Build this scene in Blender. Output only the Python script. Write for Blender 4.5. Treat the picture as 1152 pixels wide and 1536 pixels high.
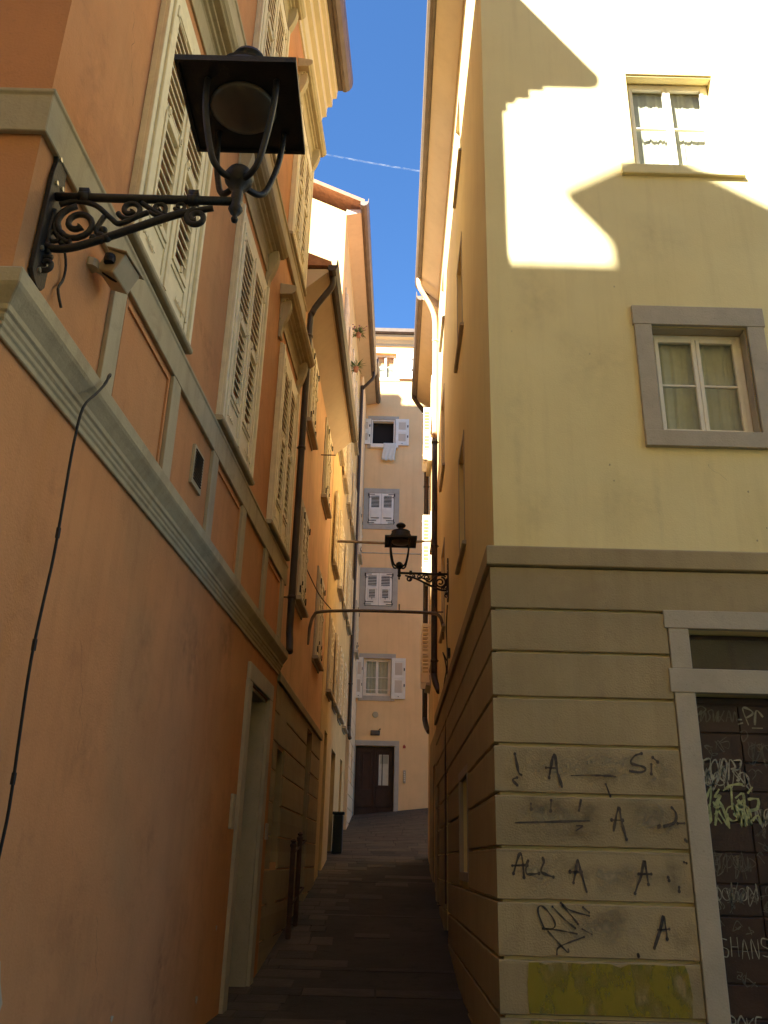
import bpy, bmesh, math, random, json
from mathutils import Vector, Matrix
random.seed(7)
R = math.radians
for o in list(bpy.data.objects):
    bpy.data.objects.remove(o)
SC = bpy.context.scene
COL = SC.collection

# ------------------------------------------------------------------ camera
PITCH, ROLL, EYE = R(21.95), R(1.5), 1.6
cd = bpy.data.cameras.new('camera')
cam = bpy.data.objects.new('camera', cd)
COL.objects.link(cam)
cd.sensor_fit = 'VERTICAL'
cd.sensor_height = 36.0
cd.lens = 36.0 * 1300.0 / 1536.0
cd.clip_start = 0.05
cd.clip_end = 20000
fwd = Vector((0, math.cos(PITCH), math.sin(PITCH)))
upl = Vector((0, -math.sin(PITCH), math.cos(PITCH)))
rgt = Vector((1, 0, 0))
cr = rgt * math.cos(ROLL) + upl * math.sin(ROLL)
cu = upl * math.cos(ROLL) - rgt * math.sin(ROLL)
M = Matrix((cr, cu, -fwd)).transposed().to_4x4()
M.translation = Vector((0, 0, EYE))
cam.matrix_world = M
SC.camera = cam

# ------------------------------------------------------------------ sky, sun, exposure
SUND = Vector((-0.84, -1.0, 1.118)).normalized()          # towards the sun
EL = math.asin(SUND.z)
AZ = math.atan2(SUND.x, SUND.y)
w = bpy.data.worlds.new('World')
SC.world = w
w.use_nodes = True
nt = w.node_tree
bg = nt.nodes['Background']
sky = nt.nodes.new('ShaderNodeTexSky')
sky.sky_type = 'NISHITA'
sky.sun_disc = False
sky.sun_elevation = EL
sky.sun_rotation = AZ % (2 * math.pi)
sky.altitude = 600
sky.air_density = 1.0
sky.dust_density = 0.0
sky.ozone_density = 3.5
deep = nt.nodes.new('ShaderNodeMix')          # clear, slightly deeper blue air
deep.data_type = 'RGBA'; deep.blend_type = 'MULTIPLY'; deep.inputs['Factor'].default_value = 1.0
deep.inputs['B'].default_value = (0.52, 0.77, 0.97, 1)
nt.links.new(sky.outputs[0], deep.inputs['A'])
nt.links.new(deep.outputs['Result'], bg.inputs[0])
bg.inputs[1].default_value = 0.055
sl = bpy.data.lights.new('sun', 'SUN')
sl.energy = 5.0
sl.angle = R(0.53)
sl.color = (1.0, 0.95, 0.84)
sun = bpy.data.objects.new('sun', sl)
COL.objects.link(sun)
sun.rotation_euler = (-SUND).to_track_quat('-Z', 'Y').to_euler()
sun.location = SUND * 60
SC.view_settings.view_transform = 'Standard'
SC.view_settings.look = 'None'
SC.view_settings.exposure = 2.6
SC.view_settings.gamma = 1.0
SC.render.engine = 'CYCLES'
SC.cycles.max_bounces = 14
SC.cycles.diffuse_bounces = 8
SC.cycles.sample_clamp_indirect = 8.0

# ------------------------------------------------------------------ materials
def nodes(name):
    m = bpy.data.materials.new(name)
    m.use_nodes = True
    t = m.node_tree
    return m, t, t.nodes['Principled BSDF']

def N(t, kind, **kw):
    n = t.nodes.new(kind)
    for k, v in kw.items():
        if k.startswith('i_'):
            n.inputs[k[2:].replace('_', ' ')].default_value = v
        else:
            setattr(n, k, v)
    return n

def surface(name, col, rough=0.85, var=0.12, scale=1.2, streak=0.0, stain=None, stain_amt=0.0, bump=0.25,
            bump_scale=60.0, speck=0.0, tint=None, tint_amt=0.0, metal=0.0, spec=0.35):
    """paint / plaster / stone: broad colour drift, run-down streaks, own-shaped stains, fine grain bump"""
    m, t, b = nodes(name)
    L = t.links.new
    geo = N(t, 'ShaderNodeNewGeometry')
    mp = N(t, 'ShaderNodeMapping')
    L(geo.outputs['Position'], mp.inputs['Vector'])
    n1 = N(t, 'ShaderNodeTexNoise', i_Scale=scale, i_Detail=6.0, i_Roughness=0.6)
    L(mp.outputs[0], n1.inputs['Vector'])
    r1 = N(t, 'ShaderNodeMapRange', i_From_Min=0.3, i_From_Max=0.7, i_To_Min=1 - var, i_To_Max=1 + var)
    L(n1.outputs[0], r1.inputs['Value'])
    base = N(t, 'ShaderNodeMix', data_type='RGBA', blend_type='MIX')
    base.inputs['A'].default_value = (*col, 1)
    base.inputs['B'].default_value = (*(tint or col), 1)
    n4 = N(t, 'ShaderNodeTexNoise', i_Scale=scale * 0.45, i_Detail=4.0, i_Distortion=0.6)
    L(mp.outputs[0], n4.inputs['Vector'])
    r4 = N(t, 'ShaderNodeMapRange', i_From_Min=0.42, i_From_Max=0.62, i_To_Min=0.0, i_To_Max=tint_amt)
    L(n4.outputs[0], r4.inputs['Value'])
    L(r4.outputs[0], base.inputs['Factor'])
    out = base.outputs['Result']
    hs = N(t, 'ShaderNodeHueSaturation')
    L(out, hs.inputs['Color'])
    L(r1.outputs[0], hs.inputs['Value'])
    out = hs.outputs[0]
    if streak > 0:
        m2 = N(t, 'ShaderNodeMapping')
        m2.inputs['Scale'].default_value = (5.0, 5.0, 0.28)
        L(geo.outputs['Position'], m2.inputs['Vector'])
        n2 = N(t, 'ShaderNodeTexNoise', i_Scale=1.3, i_Detail=5.0, i_Roughness=0.65)
        L(m2.outputs[0], n2.inputs['Vector'])
        r2 = N(t, 'ShaderNodeMapRange', i_From_Min=0.5, i_From_Max=0.78, i_To_Min=0.0, i_To_Max=streak)
        L(n2.outputs[0], r2.inputs['Value'])
        mx = N(t, 'ShaderNodeMix', data_type='RGBA', blend_type='MULTIPLY')
        mx.inputs['B'].default_value = (0.45, 0.36, 0.28, 1)
        L(r2.outputs[0], mx.inputs['Factor'])
        L(out, mx.inputs['A'])
        out = mx.outputs['Result']
    if stain_amt > 0:
        n3 = N(t, 'ShaderNodeTexNoise', i_Scale=2.6, i_Detail=8.0, i_Roughness=0.7, i_Distortion=0.8)
        L(mp.outputs[0], n3.inputs['Vector'])
        r3 = N(t, 'ShaderNodeMapRange', i_From_Min=0.54, i_From_Max=0.66, i_To_Min=0.0, i_To_Max=stain_amt)
        L(n3.outputs[0], r3.inputs['Value'])
        mx = N(t, 'ShaderNodeMix', data_type='RGBA')
        mx.inputs['B'].default_value = (*(stain or (0.2, 0.15, 0.1)), 1)
        L(r3.outputs[0], mx.inputs['Factor'])
        L(out, mx.inputs['A'])
        out = mx.outputs['Result']
    if speck > 0:
        n5 = N(t, 'ShaderNodeTexNoise', i_Scale=34.0, i_Detail=3.0)
        L(mp.outputs[0], n5.inputs['Vector'])
        r5 = N(t, 'ShaderNodeMapRange', i_From_Min=0.62, i_From_Max=0.72, i_To_Min=0.0, i_To_Max=speck)
        L(n5.outputs[0], r5.inputs['Value'])
        mx = N(t, 'ShaderNodeMix', data_type='RGBA')
        mx.inputs['B'].default_value = (0.12, 0.09, 0.06, 1)
        L(r5.outputs[0], mx.inputs['Factor'])
        L(out, mx.inputs['A'])
        out = mx.outputs['Result']
    L(out, b.inputs['Base Color'])
    b.inputs['Roughness'].default_value = rough
    b.inputs['Metallic'].default_value = metal
    b.inputs['Specular IOR Level'].default_value = spec
    if bump > 0:
        nb = N(t, 'ShaderNodeTexNoise', i_Scale=bump_scale, i_Detail=4.0)
        L(mp.outputs[0], nb.inputs['Vector'])
        nb2 = N(t, 'ShaderNodeTexNoise', i_Scale=3.0, i_Detail=3.0)
        L(mp.outputs[0], nb2.inputs['Vector'])
        ad = N(t, 'ShaderNodeMath', operation='MULTIPLY_ADD')
        ad.inputs[1].default_value = 3.0
        L(nb2.outputs[0], ad.inputs[0])
        L(nb.outputs[0], ad.inputs[2])
        bp = N(t, 'ShaderNodeBump', i_Strength=bump, i_Distance=0.012)
        L(ad.outputs[0], bp.inputs['Height'])
        L(bp.outputs[0], b.inputs['Normal'])
    return m

MT = {}
MT['terracotta'] = surface('terracotta_plaster', (0.57, 0.252, 0.098), var=0.09, streak=0.18, tint=(0.52, 0.26, 0.11), tint_amt=0.8,
                           stain=(0.40, 0.17, 0.07), stain_amt=0.4, bump=0.3, speck=0.10)
MT['orange'] = surface('orange_plaster', (0.70, 0.42, 0.20), var=0.1, streak=0.35, tint=(0.64, 0.36, 0.19), tint_amt=0.6, bump=0.25)
MT['ochre'] = surface('ochre_plaster', (0.64, 0.46, 0.20), var=0.1, streak=0.4, stain=(0.45, 0.3, 0.12), stain_amt=0.3, bump=0.25)
MT['pale'] = surface('pale_plaster', (0.78, 0.58, 0.34), var=0.1, streak=0.25, bump=0.2)
MT['cream'] = surface('cream_plaster', (0.81, 0.70, 0.375), var=0.05, scale=0.8, streak=0.16, tint=(0.79, 0.66, 0.33), tint_amt=0.7, bump=0.22, speck=0.05)
MT['peach'] = surface('peach_plaster', (0.87, 0.55, 0.245), var=0.07, scale=0.8, streak=0.16, tint=(0.86, 0.59, 0.28), tint_amt=0.6, bump=0.2, speck=0.06)
MT['amber'] = surface('amber_plaster', (0.74, 0.52, 0.25), var=0.1, streak=0.4, bump=0.25)
MT['trim'] = surface('olive_grey_trim', (0.45, 0.375, 0.235), var=0.1, streak=0.35, stain=(0.26, 0.2, 0.12), stain_amt=0.35, bump=0.2, speck=0.12)
MT['base'] = surface('grey_base_render', (0.37, 0.295, 0.165), var=0.09, streak=0.2, stain=(0.30, 0.23, 0.14), stain_amt=0.45, bump=0.35, speck=0.14)
def course_tone(m):
    t = m.node_tree; b = t.nodes['Principled BSDF']; L = t.links.new
    src = b.inputs['Base Color'].links[0].from_socket
    g = N(t, 'ShaderNodeNewGeometry'); sx = N(t, 'ShaderNodeSeparateXYZ'); L(g.outputs['Position'], sx.inputs[0])
    f = N(t, 'ShaderNodeMath', operation='MULTIPLY'); f.inputs[1].default_value = 1 / .425; L(sx.outputs['Z'], f.inputs[0])
    fl = N(t, 'ShaderNodeMath', operation='FLOOR'); L(f.outputs[0], fl.inputs[0])
    wn_ = N(t, 'ShaderNodeTexWhiteNoise', noise_dimensions='1D'); L(fl.outputs[0], wn_.inputs['W'])
    mr = N(t, 'ShaderNodeMapRange', i_To_Min=.90, i_To_Max=1.10); L(wn_.outputs['Value'], mr.inputs['Value'])
    hs = N(t, 'ShaderNodeHueSaturation'); L(src, hs.inputs['Color']); L(mr.outputs[0], hs.inputs['Value']); L(hs.outputs[0], b.inputs['Base Color'])
course_tone(MT['base'])
MT['stone'] = surface('grey_stone', (0.45, 0.40, 0.31), var=0.09, scale=4.0, bump=0.3, speck=0.2)
MT['sand'] = surface('worn_sandstone', (0.46, 0.40, 0.30), var=0.14, scale=4.0, stain=(0.24, 0.19, 0.13), stain_amt=0.4, bump=0.3, speck=0.2)
MT['soffit'] = surface('beige_soffit', (0.62, 0.51, 0.37), var=0.06, streak=0.15, bump=0.1)
MT['cove'] = surface('cream_cove', (0.68, 0.57, 0.37), var=0.06, bump=0.1)
MT['shutter'] = surface('cream_paint', (0.80, 0.70, 0.47), rough=0.55, var=0.08, scale=6.0, stain=(0.4, 0.31, 0.2), stain_amt=0.22, bump=0.12, speck=0.10)
MT['white'] = surface('white_paint', (0.82, 0.76, 0.63), rough=0.5, var=0.06, scale=5.0, bump=0.08, speck=0.06)
MT['gutter'] = surface('brown_gutter_metal', (0.13, 0.095, 0.07), rough=0.5, var=0.2, scale=4.0, bump=0.1, spec=0.5)
MT['pipe'] = surface('dark_pipe_paint', (0.05, 0.035, 0.025), rough=0.5, var=0.25, scale=5.0, bump=0.1, spec=0.4)
MT['palepipe'] = surface('peach_pipe_paint', (0.62, 0.44, 0.28), rough=0.5, var=0.15, scale=5.0, bump=0.1)
MT['iron'] = surface('black_wrought_iron', (0.020, 0.016, 0.014), rough=0.55, var=0.3, scale=9.0, bump=0.25, spec=0.4)
MT['rust'] = surface('rusty_iron', (0.10, 0.055, 0.035), rough=0.7, var=0.3, scale=9.0, bump=0.2)
MT['dark'] = surface('dark_interior', (0.014, 0.011, 0.009), rough=0.9, var=0.2, bump=0.0)
MT['wood'] = surface('dark_brown_door_paint', (0.045, 0.022, 0.014), rough=0.5, var=0.25, scale=5.0, streak=0.3, bump=0.2, speck=0.1)
MT['roof'] = surface('roof_tile', (0.34, 0.17, 0.10), var=0.25, scale=8.0, bump=0.4)
MT['cloth'] = surface('pale_cloth', (0.68, 0.66, 0.55), rough=0.95, var=0.06, scale=12.0, bump=0.3, bump_scale=220)
MT['curtain'] = surface('net_curtain', (0.60, 0.60, 0.50), rough=0.95, var=0.08, scale=9.0, bump=0.15, bump_scale=200)
MT['opal'] = surface('grey_brown_opal_glass', (0.095, 0.078, 0.060), rough=0.35, var=0.1, scale=6.0, bump=0.0, spec=0.5)
MT['plastic'] = surface('beige_plastic', (0.46, 0.37, 0.24), rough=0.5, var=0.1, scale=7.0, bump=0.05)
MT['rubber'] = surface('black_cable_rubber', (0.016, 0.012, 0.010), rough=0.6, var=0.1, bump=0.0)
MT['steel'] = surface('bright_bolt_steel', (0.6, 0.58, 0.5), rough=0.35, var=0.1, bump=0.0, metal=0.9)
MT['spray'] = surface('dark_spray_paint', (0.085, 0.068, 0.055), rough=0.8, var=0.45, scale=22.0, bump=0.05)
MT['chalk'] = surface('grey_marker', (0.32, 0.30, 0.23), rough=0.8, var=0.4, scale=24.0, bump=0.0)
MT['chalk_dim'] = surface('dull_marker', (0.13, 0.12, 0.095), rough=0.8, var=0.4, scale=24.0, bump=0.0)
MT['lime'] = surface('green_marker', (0.36, 0.38, 0.18), rough=0.8, var=0.4, scale=24.0, bump=0.0)
MT['binpaint'] = surface('dark_green_bin_paint', (0.020, 0.026, 0.022), rough=0.45, var=0.2, scale=6.0, bump=0.05)
MT['leaf'] = surface('leaf_green', (0.07, 0.115, 0.03), rough=0.6, var=0.35, scale=20.0, bump=0.0)
MT['petal'] = surface('mauve_petal', (0.36, 0.17, 0.24), rough=0.7, var=0.3, scale=30.0, bump=0.0)
MT['clay'] = surface('clay_pot', (0.36, 0.17, 0.09), rough=0.85, var=0.15, scale=8.0, bump=0.2)
MT['paper'] = surface('pale_paper', (0.40, 0.40, 0.30), rough=0.8, var=0.05, bump=0.0)
MT['redplate'] = surface('red_enamel', (0.42, 0.05, 0.035), rough=0.4, var=0.1, bump=0.0)

def glass_mat():
    m, t, b = nodes('window_glass')
    t.nodes.remove(b)
    L = t.links.new
    o = t.nodes['Material Output']
    tr = N(t, 'ShaderNodeBsdfTransparent')
    tr.inputs[0].default_value = (0.80, 0.82, 0.78, 1)
    gl = N(t, 'ShaderNodeBsdfGlossy')
    gl.inputs['Roughness'].default_value = 0.03
    lw = N(t, 'ShaderNodeLayerWeight')                 # facing term: the same from inside and outside
    lw.inputs[0].default_value = 0.5
    g = N(t, 'ShaderNodeNewGeometry')
    nb = N(t, 'ShaderNodeTexNoise', i_Scale=2.5, i_Detail=1.0)
    L(g.outputs['Position'], nb.inputs['Vector'])
    bp = N(t, 'ShaderNodeBump', i_Strength=0.12, i_Distance=0.01)
    L(nb.outputs[0], bp.inputs['Height'])
    L(bp.outputs[0], gl.inputs['Normal'])
    pw = N(t, 'ShaderNodeMath', operation='POWER')
    pw.inputs[1].default_value = 4.0
    L(lw.outputs['Facing'], pw.inputs[0])
    mr = N(t, 'ShaderNodeMapRange', i_From_Min=0.0, i_From_Max=1.0, i_To_Min=0.04, i_To_Max=1.0)
    L(pw.outputs[0], mr.inputs['Value'])
    mx = N(t, 'ShaderNodeMixShader')
    L(mr.outputs[0], mx.inputs[0])
    L(tr.outputs[0], mx.inputs[1])
    L(gl.outputs[0], mx.inputs[2])
    L(mx.outputs[0], o.inputs[0])
    return m
MT['glass'] = glass_mat()

def patchy(name, col, thr=0.5, stretch=(6, 6, 0.8)):
    """worn paint: real transparency where it has flaked or been scrubbed off"""
    m, t, b = nodes(name)
    L = t.links.new
    g = N(t, 'ShaderNodeNewGeometry')
    mp = N(t, 'ShaderNodeMapping')
    mp.inputs['Scale'].default_value = stretch
    L(g.outputs['Position'], mp.inputs['Vector'])
    n = N(t, 'ShaderNodeTexNoise', i_Scale=1.4, i_Detail=7.0, i_Roughness=0.6)
    L(mp.outputs[0], n.inputs['Vector'])
    r = N(t, 'ShaderNodeMapRange', i_From_Min=thr - 0.10, i_From_Max=thr + 0.08, i_To_Min=0.05, i_To_Max=0.72)
    L(n.outputs[0], r.inputs['Value'])
    L(r.outputs[0], b.inputs['Alpha'])
    b.inputs['Base Color'].default_value = (*col, 1)
    b.inputs['Roughness'].default_value = 0.9
    return m

def stain_mat(name, col, amt):
    """soft-edged grime: strongest at the middle of each stain, gone at its rim (per-vertex attribute), broken up by noise"""
    m, t, b = nodes(name)
    L = t.links.new
    g = N(t, 'ShaderNodeNewGeometry')
    n = N(t, 'ShaderNodeTexNoise', i_Scale=7.0, i_Detail=7.0, i_Roughness=0.65)
    L(g.outputs['Position'], n.inputs['Vector'])
    r = N(t, 'ShaderNodeMapRange', i_From_Min=0.35, i_From_Max=0.7, i_To_Min=0.0, i_To_Max=amt)
    L(n.outputs[0], r.inputs['Value'])
    at = N(t, 'ShaderNodeAttribute', attribute_name='rim')
    mu = N(t, 'ShaderNodeMath', operation='MULTIPLY')
    L(r.outputs[0], mu.inputs[0]); L(at.outputs['Fac'], mu.inputs[1])
    L(mu.outputs[0], b.inputs['Alpha'])
    b.inputs['Base Color'].default_value = (*col, 1)
    b.inputs['Roughness'].default_value = 0.9
    return m
MT['smudge'] = stain_mat('scrubbed_smudge', (0.17, 0.115, 0.06), 0.42)
MT['repaint'] = stain_mat('lighter_repaint', (0.40, 0.335, 0.215), 1.3)
MT['drip'] = stain_mat('rain_streak', (0.52, 0.40, 0.20), 0.16)
MT['mottle'] = stain_mat('darker_plaster_mottle', (0.44, 0.185, 0.07), 0.22)
MT['fade'] = stain_mat('faded_plaster_repair', (0.57, 0.29, 0.13), 0.25)
MT['crack'] = surface('plaster_crack', (0.16, 0.09, 0.05), bump=0.0)
MT['yellowpaint'] = patchy('faded_yellow_paint', (0.34, 0.275, 0.03), 0.43, (3.4, 3.4, 1.6))
MT['smudge_blue'] = stain_mat('scrubbed_grey_smudge', (0.12, 0.115, 0.095), 0.6)

MT['paving'] = surface('dark_worn_surfacing', (0.036, 0.033, 0.026), rough=.85, var=.22, scale=1.1, stain=(.020, .018, .014), stain_amt=.7, bump=.5, bump_scale=45, speck=.35,
                       tint=(.052, .046, .034), tint_amt=.9)

# ------------------------------------------------------------------ mesh helpers
ORG = {}
class MB:
    def __init__(s):
        s.v = []; s.f = []; s.m = []; s.rim = {}
    def add(s, vs, fs, mat=0):
        k = len(s.v)
        s.v += [tuple(v) for v in vs]
        s.f += [tuple(i + k for i in f) for f in fs]
        s.m += [mat] * len(fs)
        return s
    def box(s, P, a0, a1, n0, n1, z0, z1, mat=0):
        c = [P(a, n, z) for z in (z0, z1) for n in (n0, n1) for a in (a0, a1)]
        return s.add(c, [(0, 1, 3, 2), (4, 6, 7, 5), (0, 4, 5, 1), (2, 3, 7, 6), (0, 2, 6, 4), (1, 5, 7, 3)], mat)
    def quad(s, P, a0, a1, n, z0, z1, mat=0):
        return s.add([P(a0, n, z0), P(a1, n, z0), P(a1, n, z1), P(a0, n, z1)], [(0, 1, 2, 3)], mat)
    def prof(s, P, a0, a1, pr, mat=0):
        k = len(pr)
        vs = [P(a0, n, z) for n, z in pr] + [P(a1, n, z) for n, z in pr]
        fs = [(i, (i + 1) % k, k + (i + 1) % k, k + i) for i in range(k)]
        fs += [tuple(range(k)), tuple(range(2 * k - 1, k - 1, -1))]
        return s.add(vs, fs, mat)
    def wall(s, P, a0, a1, z0, z1, ops, mat=0, rmat=0, back=None):
        rm0 = rmat
        """a face at n=0 with real openings: reveals run back to their depth, where a dark panel closes them"""
        A = sorted({a0, a1} | {o[0] for o in ops} | {o[1] for o in ops})
        Z = sorted({z0, z1} | {o[2] for o in ops} | {o[3] for o in ops})
        idx = {}
        def vid(a, z):
            if (a, z) not in idx:
                idx[(a, z)] = len(s.v)
                s.v.append(tuple(P(a, 0, z)))
            return idx[(a, z)]
        for i in range(len(A) - 1):
            for j in range(len(Z) - 1):
                am, zm = (A[i] + A[i + 1]) / 2, (Z[j] + Z[j + 1]) / 2
                if any(o[0] < am < o[1] and o[2] < zm < o[3] for o in ops):
                    continue
                s.f.append((vid(A[i], Z[j]), vid(A[i + 1], Z[j]), vid(A[i + 1], Z[j + 1]), vid(A[i], Z[j + 1])))
                s.m.append(mat)
        for o in ops:
            b0, b1, c0, c1, d = o[:5]
            rmat = o[5] if len(o) > 5 else rm0
            vs = [P(b0, 0, c0), P(b1, 0, c0), P(b1, 0, c1), P(b0, 0, c1), P(b0, -d, c0), P(b1, -d, c0), P(b1, -d, c1), P(b0, -d, c1)]
            s.add(vs, [(0, 1, 5, 4), (1, 2, 6, 5), (2, 3, 7, 6), (3, 0, 4, 7)], rmat)
            s.add(vs[4:], [(0, 1, 2, 3)], rmat if back is None else back)
        return s
    def tube(s, pts, r, seg=8, mat=0, cap=True):
        pts = [Vector(p) for p in pts]
        n = len(pts)
        rs = r if isinstance(r, (list, tuple)) else [r] * n
        k = len(s.v)
        up = None
        for i, p in enumerate(pts):
            d = (pts[min(i + 1, n - 1)] - pts[max(i - 1, 0)]).normalized()
            if up is None:
                up = Vector((0, 0, 1)) if abs(d.z) < 0.9 else Vector((0, 1, 0))
            x = d.cross(up)
            if x.length < 1e-4:
                x = d.cross(Vector((1, 0, 0)))
            x.normalize()
            y = x.cross(d).normalized()
            up = y
            for j in range(seg):
                a = 2 * math.pi * j / seg
                s.v.append(tuple(p + (x * math.cos(a) + y * math.sin(a)) * rs[i]))
        for i in range(n - 1):
            for j in range(seg):
                a, b = k + i * seg + j, k + i * seg + (j + 1) % seg
                s.f.append((a, b, b + seg, a + seg)); s.m.append(mat)
        if cap:
            s.f.append(tuple(k + j for j in range(seg))); s.m.append(mat)
            s.f.append(tuple(k + (n - 1) * seg + j for j in range(seg - 1, -1, -1))); s.m.append(mat)
        return s
    def lathe(s, c, pr, seg=20, mat=0, sq=0.0):
        """profile (r, z) turned about the vertical through c"""
        k = len(s.v); n = len(pr)
        for r, z in pr:
            for j in range(seg):
                a = 2 * math.pi * (j + 0.5) / seg
                f = 1.0
                if sq:
                    f = 1 + sq * (1 / max(abs(math.cos(a)), abs(math.sin(a))) - 1)
                s.v.append((c[0] + r * f * math.cos(a), c[1] + r * f * math.sin(a), c[2] + z))
        for i in range(n - 1):
            for j in range(seg):
                a, b = k + i * seg + j, k + i * seg + (j + 1) % seg
                s.f.append((a, b, b + seg, a + seg)); s.m.append(mat)
        s.f.append(tuple(k + j for j in range(seg))); s.m.append(mat)
        s.f.append(tuple(k + (n - 1) * seg + j for j in range(seg - 1, -1, -1))); s.m.append(mat)
        return s
    def sweep(s, path, pr, mat=0):
        """closed profile (n outward to the right of travel, z) carried along a path in plan with mitred corners"""
        k = len(pr); b = len(s.v); n = len(path)
        for i, p in enumerate(path):
            p = Vector(p)
            ds = []
            if i > 0: ds.append((p - Vector(path[i - 1])).normalized())
            if i < n - 1: ds.append((Vector(path[i + 1]) - p).normalized())
            ns = [Vector((d.y, -d.x)) for d in ds]
            m = sum(ns, Vector((0, 0))).normalized()
            m = m / max(0.3, m.dot(ns[0]))
            for q, z in pr:
                s.v.append((p.x + m.x * q, p.y + m.y * q, z))
        for i in range(n - 1):
            for j in range(k):
                a, c = b + i * k + j, b + i * k + (j + 1) % k
                s.f.append((a, c, c + k, a + k)); s.m.append(mat)
        s.f.append(tuple(b + j for j in range(k))); s.m.append(mat)
        s.f.append(tuple(b + (n - 1) * k + j for j in range(k - 1, -1, -1))); s.m.append(mat)
        return s
    def poly(s, P, pts, n0, n1, mat=0):
        k = len(pts)
        vs = [P(a, n0, z) for a, z in pts] + [P(a, n1, z) for a, z in pts]
        fs = [(i, (i + 1) % k, k + (i + 1) % k, k + i) for i in range(k)] + [tuple(range(k)), tuple(range(2 * k - 1, k - 1, -1))]
        return s.add(vs, fs, mat)
    def stroke(s, P, pts, wd, n, mat=0, blob=False):
        """a painted line: a ribbon of paint lying on the face"""
        pts = smooth(pts)
        k = len(s.v); c = len(pts)
        for i, (a, z) in enumerate(pts):
            d = Vector((pts[min(i + 1, c - 1)][0] - pts[max(i - 1, 0)][0], pts[min(i + 1, c - 1)][1] - pts[max(i - 1, 0)][1]))
            d = d.normalized() if d.length > 1e-6 else Vector((1, 0))
            ww = wd * (0.72 + 0.30 * math.sin(i * .55 + a * 40) + 0.18 * random.random()) * 0.5 * (1.0 if 0 < i < c - 1 else .7)
            s.v.append(tuple(P(a - d.y * ww, n, z + d.x * ww)))
            s.v.append(tuple(P(a + d.y * ww, n, z - d.x * ww)))
        for i in range(c - 1):
            s.f.append((k + 2 * i, k + 2 * i + 1, k + 2 * i + 3, k + 2 * i + 2)); s.m.append(mat)
        if blob:                                        # paint pools where the can stopped
            for a, z in (pts[0], pts[-1]):
                q = len(s.v); r = wd * random.uniform(.4, .62)
                for j in range(8): s.v.append(tuple(P(a + r * math.cos(j * .785), n + .0003, z + r * 1.2 * math.sin(j * .785))))
                s.f.append(tuple(range(q, q + 8))); s.m.append(mat)
        return s
    def course(s, P, a0, a1, n0, n1, z0, z1, mat=0, rnd=random.Random(11)):
        """a rendered course with slightly wavering, chipped arrises"""
        k = max(2, int((a1 - a0) / .07)); b = len(s.v)
        off = 0; off2 = 0
        for i in range(k + 1):
            a = a0 + (a1 - a0) * i / k
            off = off * .7 + rnd.uniform(-.0025, .0025); off2 = off2 * .7 + rnd.uniform(-.0025, .0025)
            ch = rnd.uniform(.004, .012) if rnd.random() < .07 else 0
            nn = n1 + rnd.uniform(-.0012, .0012); c = .008
            for n, z in ((n0, z0), (nn - c, z0 + off), (nn, z0 + c + off + ch), (nn, z1 - c + off2 - ch * .6), (nn - c, z1 + off2), (n0, z1)):
                s.v.append(tuple(P(a, n, z)))
        for i in range(k):
            for j in range(6):
                p, q = b + i * 6 + j, b + i * 6 + (j + 1) % 6
                s.f.append((p, q, q + 6, p + 6)); s.m.append(mat)
        s.f.append(tuple(b + j for j in range(6))); s.m.append(mat)
        s.f.append(tuple(b + k * 6 + j for j in range(5, -1, -1))); s.m.append(mat)
        return s
    def stain(s, P, cx, cz, rx, rz, n, mat=0):
        k = len(s.v); c = 20; rings = 5
        for j in range(rings + 1):
            for i in range(c):
                a = 2 * math.pi * i / c; w = (1 + .22 * math.sin(3 * a + cx * 9) + .15 * math.sin(5 * a + cz * 7)) * j / rings
                s.v.append(tuple(P(cx + rx * w * math.cos(a), n, cz + rz * w * math.sin(a)))); s.rim[len(s.v) - 1] = (1 - j / rings) ** .8
        for j in range(rings):
            for i in range(c):
                a, b = k + j * c + i, k + j * c + (i + 1) % c
                s.f.append((a, b, b + c, a + c)); s.m.append(mat)
        return s
    def build(s, name, mats, parent=None, bevel=0.0, smoothed=False, seg=1):
        if not isinstance(mats, (list, tuple)): mats = [mats]
        org = Vector((0, 0, 0))
        if parent is not None: org = ORG.get(parent.name, org)
        bm = bmesh.new()
        vs = [bm.verts.new(Vector(v) - org) for v in s.v]
        for f, mi in zip(s.f, s.m):
            try:
                fc = bm.faces.new([vs[i] for i in f])
                fc.material_index = mi
                fc.smooth = smoothed
            except ValueError:
                pass
        bmesh.ops.recalc_face_normals(bm, faces=bm.faces)
        me = bpy.data.meshes.new(name)
        bm.to_mesh(me); bm.free()
        if s.rim:
            at = me.attributes.new('rim', 'FLOAT', 'POINT')
            for i in range(len(me.vertices)): at.data[i].value = s.rim.get(i, 0.0)
        for m in mats: me.materials.append(MT[m])
        o = bpy.data.objects.new(name, me)
        COL.objects.link(o)
        if parent is not None:
            o.parent = parent
        ORG[o.name] = org
        if bevel > 0:
            md = o.modifiers.new('bevel', 'BEVEL')
            md.width = bevel; md.segments = seg; md.limit_method = 'ANGLE'; md.angle_limit = R(38)
            md.harden_normals = False
        return o

def smooth(pts, step=4):
    if len(pts) < 3: return [tuple(p) for p in pts]
    out = []
    for i in range(len(pts) - 1):
        p0 = pts[max(i - 1, 0)]; p1 = pts[i]; p2 = pts[i + 1]; p3 = pts[min(i + 2, len(pts) - 1)]
        for k in range(step):
            t = k / step
            out.append(tuple(0.5 * ((2 * p1[c]) + (-p0[c] + p2[c]) * t + (2 * p0[c] - 5 * p1[c] + 4 * p2[c] - p3[c]) * t * t +
                                    (-p0[c] + 3 * p1[c] - 3 * p2[c] + p3[c]) * t ** 3) for c in range(len(p1))))
    out.append(tuple(pts[-1]))
    return out

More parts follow.
